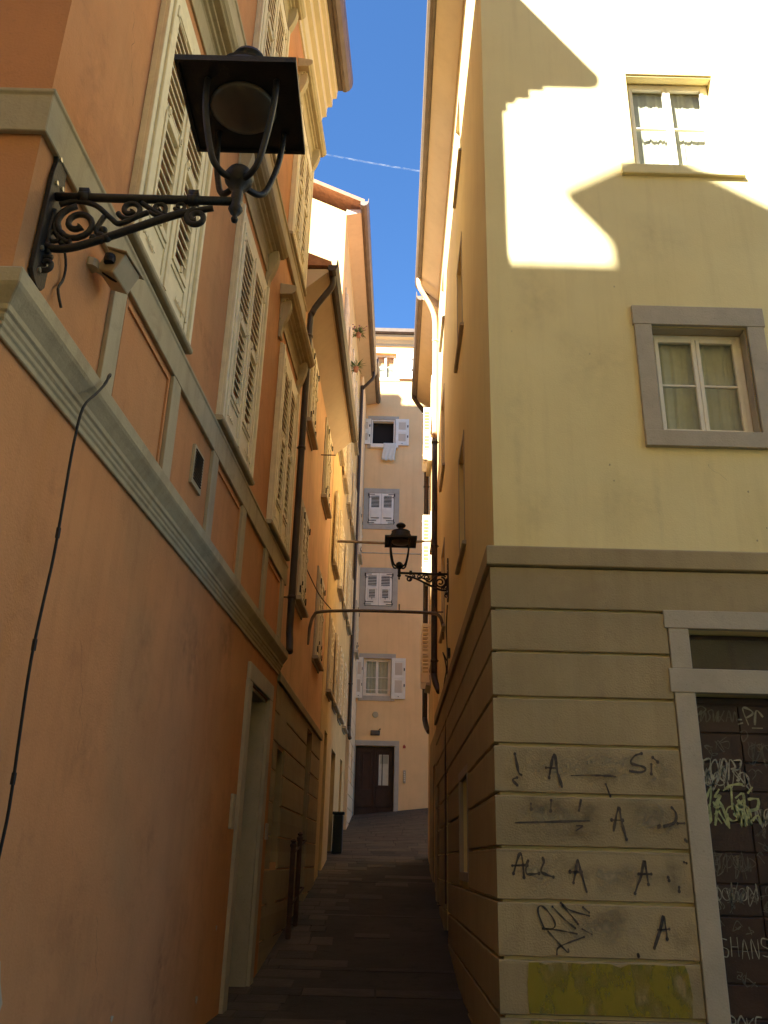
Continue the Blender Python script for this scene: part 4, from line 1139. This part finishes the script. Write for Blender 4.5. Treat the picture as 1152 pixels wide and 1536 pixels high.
m.build('graffiti', 'lime', dw)

# eaves
m = MB().sweep(pR, [(.001, 14.95), (.03, 14.95), (.40, 15.28), (.45, 15.32), (.45, 15.45), (.001, 15.45)])
m.build('soffit', 'soffit', houseR)
m = MB().sweep([(XR1, F1 + .05), (XR, 8.0), (14, 8.0)], [(.43, 15.40), (.45, 15.34), (.50, 15.31), (.56, 15.34), (.60, 15.42), (.61, 15.58), (.595, 15.58), (.58, 15.45), (.45, 15.45)])
m.build('gutter', 'gutter', houseR)
m = MB()
m.add([(XR - .5, 7.5, 15.56), (14.5, 7.5, 15.56), (14.5, F1, 15.56), (XR1 - .5, F1, 15.56), (6, 12.5, 17.6), (14.5, 12.5, 17.6), (6, F1, 17.6), (14.5, F1, 17.6)],
      [(0, 1, 5, 4), (0, 4, 6, 3), (4, 5, 7, 6), (1, 2, 7, 5), (2, 3, 6, 7)])
m.build('roof', 'roof', houseR)
q = lambda s, n, z: PR(s, n, z)
pp = downpipe([q(18.2, .52, 15.35), q(18.2, .50, 15.1), q(18.25, .36, 14.85), q(18.3, .22, 14.6), q(18.35, .12, 14.3), q(18.35, .10, 13.8), q(18.35, .10, 12), q(18.35, .10, 10.9)], .062, houseR, 'palepipe', [q(18.35, .1, 13.6)], PR)
downpipe([q(18.35, .10, 10.88), q(18.35, .10, 8), q(18.35, .10, 5.6), q(18.35, .10, 5.3), q(18.25, .07, 5.1), q(18.1, .0, 4.9)], .066, houseR, 'pipe', [q(18.35, .1, 10.8), q(18.35, .1, 8.2), q(18.35, .1, 5.6)], PR)
# ------------------------------------------------------------------ amber house
H0, H1 = 18.60, 23.9
PH = frameX(0.985, 0.0155, -1)
houseH = thing('amber_house', 'amber plaster house with opened cream shutters behind the dark downpipe on the right', 'house', (PH(H0, 0, 0)[0], H0, 0))
cH = [(19.7, 20.6), (22.5, 23.3)]
ops = [(a, b, c, d, .2) for a, b in cH for c, d in ((5.9, 7.5), (8.9, 10.6), (12.3, 14.0))] + [(19.6, 20.5, .8, 3.6, .25), (22.2, 23.0, 1.3, 3.9, .25)]
x0, x1 = PH(H0, 0, 0)[0], PH(H1, 0, 0)[0]
m = MB().wall(PH, H0, H1, -.5, 15.1, ops, 0, 0)
m.add([(x0, H0, -.5), (9, H0, -.5), (9, H1, -.5), (x1, H1, -.5), (x0, H0, 15.1), (9, H0, 15.1), (9, H1, 15.1), (x1, H1, 15.1)], [(0, 1, 5, 4), (1, 2, 6, 5), (2, 3, 7, 6), (4, 5, 6, 7)])
m.build('wall', 'amber', houseH)
m = MB().box(PH, 19.62, 20.48, -.22, -.18, .8, 3.59); m.box(PH, 22.22, 22.98, -.22, -.18, 1.3, 3.89)
m.build('door', 'wood', houseH)
m = MB().box(PH, H0 + .01, 19.59, .001, .03, .0, 4.3); m.box(PH, 20.51, 22.19, .001, .03, .0, 4.3)
m.box(PH, 19.59, 20.51, .001, .03, 3.61, 4.3)
m.build('plinth', 'base', houseH, bevel=.005)
for i, (a, b) in enumerate(cH):
    for j, (c, d) in enumerate(((5.9, 7.5), (8.9, 10.6), (12.3, 14.0))):
        wn = window_shut(PH, a, b, c, d, houseH, 'none_shutters' if i == 1 else ('shut' if j == 1 else 'open'), 'sand', 1.7, .1)
        if i == 1:
            for o in [o for o in wn.children if o.name.startswith('shutter')]: bpy.data.objects.remove(o)
            for a0 in (a - .03, b + .03):            # leaves standing square to the wall, out into the alley
                Q = lambda s_, n_, z_, a0=a0: PH(a0 + n_, s_, z_)
                louvre_leaf(Q, .04, .25, c + .02, d - .01, -.02, .04, .07, 1.4, False, 's0').build('shutter', ['shutter', 'iron'], wn)
m = MB().sweep([(x1, H1), (x0, H0 + .01)], [(.001, 14.75), (.38, 15.0), (.42, 15.02), (.42, 15.15), (.001, 15.15)])
m.build('soffit', 'soffit', houseH)
m = MB().sweep([(x1, H1), (x0, H0 + .01)], [(.40, 15.1), (.42, 15.03), (.48, 15.0), (.54, 15.03), (.58, 15.1), (.59, 15.26), (.575, 15.26), (.56, 15.13), (.42, 15.13)])
m.build('gutter', 'gutter', houseH)
m = MB().add([(x0 - .45, H0, 15.24), (x1 - .45, H1, 15.24), (5, H1, 17.2), (5, H0, 17.2), (9, H1, 15.1), (9, H0, 15.1)], [(0, 1, 2, 3), (3, 2, 4, 5), (0, 3, 5), (1, 2, 4)])
m.build('roof', 'roof', houseH)
q = lambda s, n, z: PH(s, n, z)
downpipe([q(23.6, .5, 15.1), q(23.62, .48, 14.9), q(23.65, .3, 14.65), q(23.68, .14, 14.4), q(23.7, .11, 14.0), q(23.7, .11, 9), q(23.7, .11, 5.5), q(23.7, .11, 5.2), q(23.55, .07, 4.95), q(23.4, .0, 4.8)], .07, houseH, 'pipe', [q(23.7, .11, 6), q(23.7, .11, 12)], PH)

# ------------------------------------------------------------------ house across the street behind the camera, and the tall house behind the row
SH = Vector((-0.84, -1.0, 1.118))
def back(x, z, y): t = 8 - y; return (x - .84 * t, z + 1.118 * t)
YO = -3.0
PO = lambda s, n, z: (s, YO + n, z)
houseO = thing('street_front_house', 'tall plain house with one gabled dormer across the street from the cream corner house', 'house', (-6, YO, 0))
ze = back(0, 7.93, YO)[1] - .35 * 1.118
ops = [(x, x + 1.1, z, z + 1.8, .2) for x in range(-22, 14, 3) for z in (4.6, 8.2, 11.8, 15.4)]
m = MB().wall(PO, -24, 16, -.3, ze - .35, ops, 0, 0)
m.add([(-24, YO, -.3), (-24, -11, -.3), (16, -11, -.3), (16, YO, -.3), (-24, YO, ze - .35), (-24, -11, ze - .35), (16, -11, ze - .35), (16, YO, ze - .35)], [(0, 1, 5, 4), (1, 2, 6, 5), (2, 3, 7, 6), (4, 5, 6, 7)])
m.build('wall', 'cream', houseO)
for (a, b, c, d, _) in ops:
    wn = surround_mesh(PO, a, b, c, d, .12, .03).build('window', 'stone', houseO)
    MB().box(PO, a + .01, b - .01, -.1, -.06, c, d).build('shutter', 'shutter', wn)
m = MB().prof(PO, -24, 16, [(.001, ze - .35), (.10, ze - .30), (.25, ze - .12), (.35, ze - .08), (.35, ze), (-4.5, ze + 1.2), (-8.0, ze - .3)])
m.build('roof', 'roof', houseO)
dg = [back(2.50, 7.3, YO), back(2.48, 8.34, YO), back(2.00, 8.86, YO), back(2.00, 8.97, YO), back(3.12, 9.62, YO), back(4.5, 8.74, YO), back(4.5, 8.6, YO), back(4.2, 8.4, YO), back(4.2, 7.3, YO)]
m = MB().poly(PO, dg, .0, -3.5)
m.build('dormer', 'cream', houseO)
houseT = thing('tower_house', 'taller brown roofed house standing behind the ochre and orange houses', 'house', (-8.5, 24, 0))
m = MB()
zt = 19.25 + 1.118 * 8
m.add([(-14, 19.9, 0), (-4.2, 19.9, 0), (-4.2, 24, 0), (-14, 24, 0), (-14, 19.9, zt), (-4.2, 19.9, zt), (-4.2, 24, zt), (-14, 24, zt)], [(0, 1, 5, 4), (1, 2, 6, 5), (2, 3, 7, 6), (3, 0, 4, 7), (4, 5, 6, 7)])
m.build('wall', 'ochre', houseT)
m = MB()
PT = lambda s, n, z: (s, 24 - n, z)
m.prof(PT, -14, -4.2, [(.0, zt + .001), (-.05, zt + .05), (2.0, zt + .8), (4.1, zt + .001)])
for i in range(42):
    a = -13.9 + i * .22
    m.tube([(a, 24.02, zt + .04), (a, 22.0, zt + .78)], .065, 6)
rf = m.build('roof', 'roof', houseT)
MB().box(PT, -7.1, -6.3, .05, .25, zt, zt + .60).box(PT, -7.14, -6.26, .03, .27, zt + .60, zt + .66).build('chimney', 'ochre', rf)

# ------------------------------------------------------------------ wall lamps
def spiral(cx, cz, r0, r1, turns, a0, k=26):
    return [(cx + (r0 + (r1 - r0) * i / k) * math.cos(a0 + turns * 2 * math.pi * i / k), cz + (r0 + (r1 - r0) * i / k) * math.sin(a0 + turns * 2 * math.pi * i / k)) for i in range(k + 1)]
def bracket_lamp(wx, y, z, sg, S, label, L=1.10):
    """wall plate at (wx, y, z); arm reaches sg*L*S along X"""
    root = thing('street_lamp', label, 'street lamp', (wx, y, z), 'wrought iron wall lamps')
    W = lambda a, c, dy=0.0: (wx + sg * a * S, y + dy * S, z + c * S)
    m = MB()
    Pl = lambda s, n, zz: (wx + sg * n * S, y + s * S, z + zz * S)
    out = [(-.10, -.60), (-.09, .10), (-.07, .20), (-.085, .28), (-.03, .36), (.0, .39), (.03, .36), (.09, .30), (.075, .2), (.10, .10), (.09, -.60), (.06, -.64), (.0, -.66), (-.06, -.64)]
    m.poly(Pl, out, .0, .03)
    pl = m.build('wall_plate', 'iron', root, bevel=.003)
    for a, c in ((-.05, .24), (.045, .10), (-.04, .07), (.05, -.48), (-.05, -.42), (-.03, -.56)):
        p = Pl(a, .028, c); MB().tube([p, (p[0] + sg * .014 * S, p[1], p[2])], .016 * S, 6).build('bolt', 'steel', pl)
    m = MB()
    m.tube([W(.0, 0), W(.3, 0), W(L, 0)], .027 * S, 12)
    for a in (.20, .86): m.tube([W(a - .03, 0), W(a + .03, 0)], .038 * S, 10)
    m.box(Pl, -.03, .03, .17, .23, .0, .05); m.box(Pl, -.03, .03, .83, .89, .0, .055)
    # bowed strut under the arm
    st = [(.02, -.36), (.08, -.385), (.18, -.375), (.32, -.32), (.50, -.235), (.68, -.15), (.80, -.10), (.90, -.075), (.985, -.055)]
    m.tube(smooth([W(*p) for p in st]), [.024 * S] * (len(smooth(st)) - 8) + [.019 * S] * 8, 8)
    m.build('arm', 'iron', root, smoothed=True)
    m = MB()
    def sp(cx, cz, r0, r1, t, a0, th=.017):
        pts = [W(*p) for p in spiral(cx, cz, r0, r1, t, a0)]
        m.tube(pts, [th * S] * (len(pts) - 1) + [th * S * 1.5], 8)
    sp(.19, -.20, .135, .03, 1.6, R(100), .019)
    sp(.19, -.20, .135, .14, .45, R(100), .016)
    sp(.49, -.085, .075, .022, 1.35, R(200)); sp(.66, -.070, .055, .016, 1.3, R(200), .014); sp(.785, -.050, .035, .012, 1.2, R(200), .012)
    sp(.89, -.13, .065, .022, 1.5, R(95), .018)
    sp(.05, -.50, .06, .02, 1.3, R(60), .016)
    sp(.075, -.30, .06, .02, 1.3, R(-60), .014)
    for pts in ([(.06, -.06), (.16, -.03), (.28, -.06), (.38, -.15), (.44, -.19), (.54, -.13), (.60, -.10)], [(.55, -.03), (.62, -.08), (.70, -.13), (.74, -.11)],
                [(.34, -.14), (.31, -.24), (.35, -.33)], [(.04, -.10), (.03, -.25), (.05, -.42)]):
        m.tube(smooth([W(*p) for p in pts]), .017 * S, 8)
    for a, c in ((.34, -.28), (.38, -.30), (.30, -.30), (.35, -.24)): m.lathe(W(a, c), [(.001, -.03 * S), (.024 * S, -.01 * S), (.024 * S, .01 * S), (.001, .03 * S)], 8)
    m.build('scrollwork', 'iron', root, smoothed=True)
    # lantern
    c = W(L, 0)
    m = MB().lathe(c, [(x * S, q_ * S) for x, q_ in ((.001, -.16), (.018, -.15), (.022, -.13), (.012, -.11), (.03, -.09), (.045, -.06), (.03, -.03), (.036, .0), (.036, .06), (.03, .08), (.06, .11), (.085, .15), (.09, .19), (.07, .23), (.03, .26), (.001, .27))], 16)
    m.build('stem', 'iron', root, smoothed=True)
    for dx in (-1, 1):
        for dy in (-1, 1):
            arm = [(.05, .14), (.13, .145), (.19, .20), (.235, .34), (.27, .50), (.285, .66), (.285, .755)]
            d = math.sqrt(.5)
            MB().tube(smooth([(c[0] + dx * a * d * S * 1.05, c[1] + dy * a * d * S * 1.05, c[2] + zz * S) for a, zz in arm]), .020 * S, 8).build('cage_bar', 'iron', root, smoothed=True)
    m = MB(); h = .365; zt_ = .755
    c = (c[0] - sg * .02 * S, c[1], c[2])
    B = lambda s, n, zz: (c[0] + s * S, c[1] + n * S, c[2] + zz * S)
    m.box(B, -h, h, -h, h, zt_, zt_ + .022)
    for a0, a1, b0, b1 in ((-h, h, -h, -h + .02), (-h, h, h - .02, h), (-h, -h + .02, -h + .02, h - .02), (h - .02, h, -h + .02, h - .02)): m.box(B, a0, a1, b0, b1, zt_ - .02, zt_ - .0005)
    m.lathe((c[0], c[1], c[2] + (zt_ + .022) * S), [(a_ * S, b_ * .84 * S) for a_, b_ in ((.29, 0), (.285, .02), (.27, .08), (.235, .17), (.20, .25), (.205, .27), (.17, .285), (.09, .31), (.06, .36), (.065, .38),
                                     (.10, .41), (.115, .44), (.10, .48), (.05, .52), (.001, .535))], 24)
    for dx in (-1, 1): m.tube([(c[0] + dx * .2 * S, c[1], c[2] + (zt_ + .16) * S), (c[0] + dx * .2 * S, c[1], c[2] + (zt_ + .27) * S)], .012 * S, 6)
    m.build('canopy', 'iron', root)
    MB().lathe((c[0], c[1], c[2] + zt_ * S), [(.205 * S, -.001), (.21 * S, -.012 * S), (.19 * S, -.035 * S), (.14 * S, -.055 * S), (.07 * S, -.066 * S), (.001, -.07 * S)], 32).build('lens', 'opal', root, smoothed=True)
    return root
xl = PA(4.17, 0, 0)[0]
bracket_lamp(xl + .0, 4.17, 5.28, 1, 1.0, 'large dark iron lamp with square canopy on a scrolled bracket fixed to the terracotta house', 1.12)
xr2 = PR(15.0, 0, 0)[0]
bracket_lamp(xr2, 15.0, 6.46, -1, .80, 'small distant lamp on a scrolled bracket, seen against the peach house', 1.12)

# ------------------------------------------------------------------ things on the walls
cm_ = thing('security_camera', 'small beige camera box on a short bracket under the large lamp', 'security camera', PA(4.80, .0, 5.28))
m = MB()
m.tube(smooth([PA(4.80, .0, 5.27), PA(4.86, .08, 5.25), PA(4.95, .14, 5.29)]), .022, 8)
m.lathe(PA(4.80, .012, 5.24), [(.05, 0), (.05, .06)], 10)
m.build('bracket', 'plastic', cm_)
rot = Matrix.Rotation(R(24), 3, 'Y') @ Matrix.Rotation(R(-12), 3, 'Z')
cc = Vector(PA(4.90, .15, 5.30))
Pc = lambda s, n, z: tuple(cc + rot @ Vector((n, s, z)))
m = MB().box(Pc, -.10, .13, -.075, .075, -.085, .085)
m.build('housing', 'plastic', cm_, bevel=.012, seg=2)
m = MB().box(Pc, -.12, .16, -.085, .088, .086, .097); m.build('sun_shield', 'plastic', cm_, bevel=.003)
MB().lathe(Pc(-.115, 0, 0), [(.035, -.03), (.04, 0), (.035, .03)], 12).build('lens_hood', 'rubber', cm_)
MB().tube(smooth([PA(4.83, .05, 5.26), PA(4.88, .16, 5.20), PA(4.95, .2, 5.30), PA(4.96, .16, 5.42), PA(5.0, .12, 5.40)]), .008, 6).build('lead', 'rubber', cm_)

cb = [PA(5.10, .10, 4.52), PA(5.07, .145, 4.58), PA(4.99, .17, 4.53), PA(4.93, .185, 4.44), PA(4.82, .185, 4.30), PA(4.68, .18, 4.12), PA(4.65, .175, 3.86), PA(4.66, .17, 3.50), PA(4.67, .165, 3.16), PA(4.64, .165, 2.85), PA(4.63, .16, 2.55), PA(4.66, .155, 2.2), PA(4.70, .15, 1.80), PA(4.70, .14, 1.53), PA(4.70, .12, .9)]
m = MB().tube(smooth(cb), .0085, 8)
for p in (PA(4.668, .167, 3.3), PA(4.633, .161, 2.64), PA(4.685, .152, 1.95)): m.tube([(p[0], p[1], p[2] - .03), (p[0], p[1], p[2] + .03)], .014, 6)
tag(m.build('hanging_cable', 'rubber'), 'long black cable hooked over the olive cornice and hanging down the terracotta wall', 'cable')
m = MB().tube(smooth([PA(4.26, .02, 5.2), PA(4.42, .03, 5.02), PA(4.46, .02, 4.9), PA(4.40, .03, 4.78), PA(4.42, .06, 4.66)]), .009, 6)
tag(m.build('lamp_cable', 'rubber'), 'short thin cable running down the wall from the large lamp to the cornice', 'cable')

m = MB().tube([PC(20.95, -.0, 9.20), (0.1, 21.0, 9.2), PH(21.0, .0, 9.30)], .036, 8)
tag(m.build('tie_bar', 'bar'), 'straight upper iron tie bar spanning the alley behind the small lamp', 'tie bar')
ta = PB(16.55, .0, 0); tb = PR(16.4, .0, 0)
m = MB().tube(smooth([(ta[0], 16.5, 5.45), (ta[0] + .04, 16.5, 5.85), (ta[0] + .10, 16.5, 6.03), (ta[0] + .24, 16.5, 6.11), (-.4, 16.5, 6.15), (.4, 16.5, 6.15), (tb[0] - .28, 16.5, 6.14), (tb[0] - .10, 16.45, 6.08), (tb[0] - .03, 16.42, 5.9), (tb[0] - .0, 16.4, 5.6)]), .032, 8)
m.tube(smooth([(ta[0] - .0, 15.4, 6.62), (ta[0] + .2, 16.1, 6.35), (ta[0] + .42, 16.5, 6.17)]), .012, 6)
m.tube([(tb[0] - .45, 16.5, 6.15), (tb[0], 16.7, 6.22)], .015, 6)
m.tube([(.35, 16.5, 6.15), (.35, 16.5, 6.30)], .014, 6)
tag(m.build('tie_bar', 'bar'), 'lower iron conduit bar with bent down ends spanning the alley below the small lamp', 'tie bar')
m = MB().tube(smooth([PR(15.05, .02, 5.9), PR(15.2, .03, 5.5), PR(15.1, .02, 5.0), PR(15.15, .03, 4.2), PR(15.1, .06, 3.3), PR(15.12, .06, 1.0)]), .010, 6)
m.tube(smooth([PR(15.1, .03, 4.9), PR(14.7, .12, 4.95), PR(14.5, .10, 4.8), PR(14.9, .05, 4.7), PR(15.3, .05, 4.62), PR(16.2, .03, 4.55)]), .011, 6)
m.box(PR, 14.55, 14.7, .001, .05, 4.85, 5.0)
tag(m.build('wall_cable', 'rubber'), 'loose looped cable running down the cream corner house below the small lamp', 'cable')
m = MB().box(PR, 15.0, 15.05, .051, .075, 1.0, 3.1)
tag(m.build('conduit', 'rust'), 'thin vertical conduit on the grey base of the cream corner house', 'conduit')

# towel
m = MB(); k = 12; vs = []
for j in range(k + 1):
    for i in range(k + 1):
        x = -.13 + .52 * i / k + (.03 * (1 - j / k)); u = j / k
        z = 17.50 - .80 * u + .02 * math.sin(i * 1.3) * u; n = .175 + .02 * math.sin(i * 1.7 + j * .3) * u
        if j == 0: n, z = .05, 17.47
        if j == 1: n, z = .17, 17.475
        vs.append(PE(x + .02 * math.sin(j * .5), n, z))
m.add(vs, [(j * (k + 1) + i, j * (k + 1) + i + 1, (j + 1) * (k + 1) + i + 1, (j + 1) * (k + 1) + i) for j in range(k) for i in range(k)])
o = m.build('towel', 'cloth', smoothed=True)
tag(o, 'pale towel hung over the sill of the dark open window of the peach house', 'towel')
sm = o.modifiers.new('thick', 'SOLIDIFY'); sm.thickness = .012

# door lamp, intercom, number plate, notice
wl = thing('door_lamp', 'small dark oval bulkhead lamp above the front door of the peach house', 'wall lamp', (-.12, 32, 5.88))
m = MB(); m.box(PE, -.28, .06, .001, .05, 5.80, 5.98); m.build('body', 'iron', wl, bevel=.03, seg=3)
m = MB(); m.box(PE, -.25, .03, .051, .09, 5.82, 5.95); m.build('glass_cover', 'opal', wl, bevel=.03, seg=3)
m = MB().tube([PE(.02, .04, 5.98), PE(.06, .06, 6.03), PE(.08, .0, 6.03)], .018, 6); m.build('feed_pipe', 'iron', wl)
ic = thing('intercom', 'narrow pale intercom panel right of the peach house door', 'intercom', (.96, 32, 4.5))
MB().box(PE, .92, 1.02, .001, .03, 4.18, 4.62).build('panel', 'plastic', ic, bevel=.005)
m = MB()
for i in range(5): m.box(PE, .95, .99, .031, .037, 4.25 + i * .07, 4.28 + i * .07)
m.build('button', 'white', ic)
m = MB().box(PE, .90, 1.0, .001, .012, 5.38, 5.46); m.tube([PE(.95, .0, 5.46), PE(.95, .03, 5.49)], .025, 6)
tag(m.build('number_plate', 'redplate'), 'tiny red house number plate beside the peach house door', 'number plate')
tag(MB().box(PE, .10, .37, -.148, -.144, 4.84, 5.13).build('notice', 'paper'), 'pale paper notice stuck inside the pane of the peach house door', 'notice')

# window boxes with plants on the ochre house
def plant(s, z, seedn, flower, label):
    rp = random.Random(seedn)
    root = thing('potted_plant', label, 'potted plant', PC(s, .2, z), 'potted plants on the ochre house')
    c = Vector(PC(s, .25, z))
    MB().lathe(c, [(.06, 0), (.08, .12), (.09, .13), (.09, .15)], 12).build('pot', 'clay', root)
    m = MB()
    for i in range(70):
        d = Vector((rp.uniform(-1, 1), rp.uniform(-1, 1), rp.uniform(-.5, 1.1))).normalized()
        L = rp.uniform(.12, .38); b = c + Vector((0, 0, .15)) + d * .03; t = b + d * L + Vector((0, 0, -.12 * L))
        sd = d.cross(Vector((0, 0, 1))).normalized() * rp.uniform(.008, .02)
        mid = (b + t) / 2 + Vector((0, 0, .02))
        m.add([b, mid + sd, t, mid - sd], [(0, 1, 2, 3)])
    m.build('foliage', 'leaf', root)
    if flower:
        m = MB()
        for i in range(26):
            d = Vector((rp.uniform(-1, 1), rp.uniform(-1, 1), rp.uniform(-.2, 1))).normalized()
            p = c + Vector((0, 0, .17)) + d * rp.uniform(.22, .36)
            m.lathe(p, [(.001, -.02), (.03, 0), (.001, .022)], 6)
        m.build('blossom', 'petal', root)
plant(23.3, 16.9, 3, True, 'small mauve flowering plant high on the ochre house wall')
plant(22.8, 15.35, 4, False, 'spiky green plant on the ochre house wall just below the mauve flowers')

# handrail, bin
hr = thing('handrail', 'low dark iron handrail with two posts against the grooved base of the orange house', 'handrail', (PB(14.9, .25, 0)[0], 14.9, .5))
for s in (14.75, 15.6):
    g = gz(-1.2, s)
    m = MB().tube([PB(s, .18, g - .05), PB(s, .18, g + 1.32)], .04, 8); m.lathe(PB(s, .18, g + 1.32), [(.05, 0), (.055, .03), (.03, .06), (.05, .09), (.02, .12)], 10)
    m.build('post', 'rust', hr)
m = MB()
for h in (.45, 1.22): m.tube([PB(14.75, .18, gz(-1.2, 14.75) + h), PB(16.5, .18, gz(-1.2, 16.5) + h), PB(16.5, .02, gz(-1.2, 16.5) + h)], .018, 6)
m.build('rail', 'rust', hr)
bn = thing('litter_bin', 'tall narrow dark green bin standing by the ochre house wall', 'bin', (-.95, 24.3, gz(-1, 24.3)))
m = MB().box(PC, 24.2, 24.5, .04, .30, gz(-1, 24.3), gz(-1, 24.3) + .95); m.build('body', 'binpaint', bn, bevel=.03, seg=2)
m = MB().box(PC, 24.17, 24.53, .02, .33, gz(-1, 24.3) + .955, gz(-1, 24.3) + 1.03); m.build('lid', 'binpaint', bn, bevel=.02, seg=2)

# contrail
def trail():
    m, t, b = nodes('contrail_vapour')
    g = N(t, 'ShaderNodeNewGeometry'); n = N(t, 'ShaderNodeTexNoise', i_Scale=.035, i_Detail=6.0, i_Roughness=.7)
    t.links.new(g.outputs['Position'], n.inputs['Vector'])
    r = N(t, 'ShaderNodeMapRange', i_From_Min=.40, i_From_Max=.68, i_To_Min=0.0, i_To_Max=.30)
    t.links.new(n.outputs[0], r.inputs['Value']); t.links.new(r.outputs[0], b.inputs['Alpha'])
    b.inputs['Base Color'].default_value = (.6, .6, .6, 1); b.inputs['Roughness'].default_value = 1
    return m
MT['trail'] = trail()
m = MB().tube([(-1600, 3000, 3210), (-700, 3000, 3010), (-100, 3000, 2885), (300, 3000, 2812), (1500, 3000, 2600)], [3.0] * 5, 10)
tag(m.build('contrail', 'trail'), 'thin broken white aircraft trail crossing the blue sky strip', 'contrail')
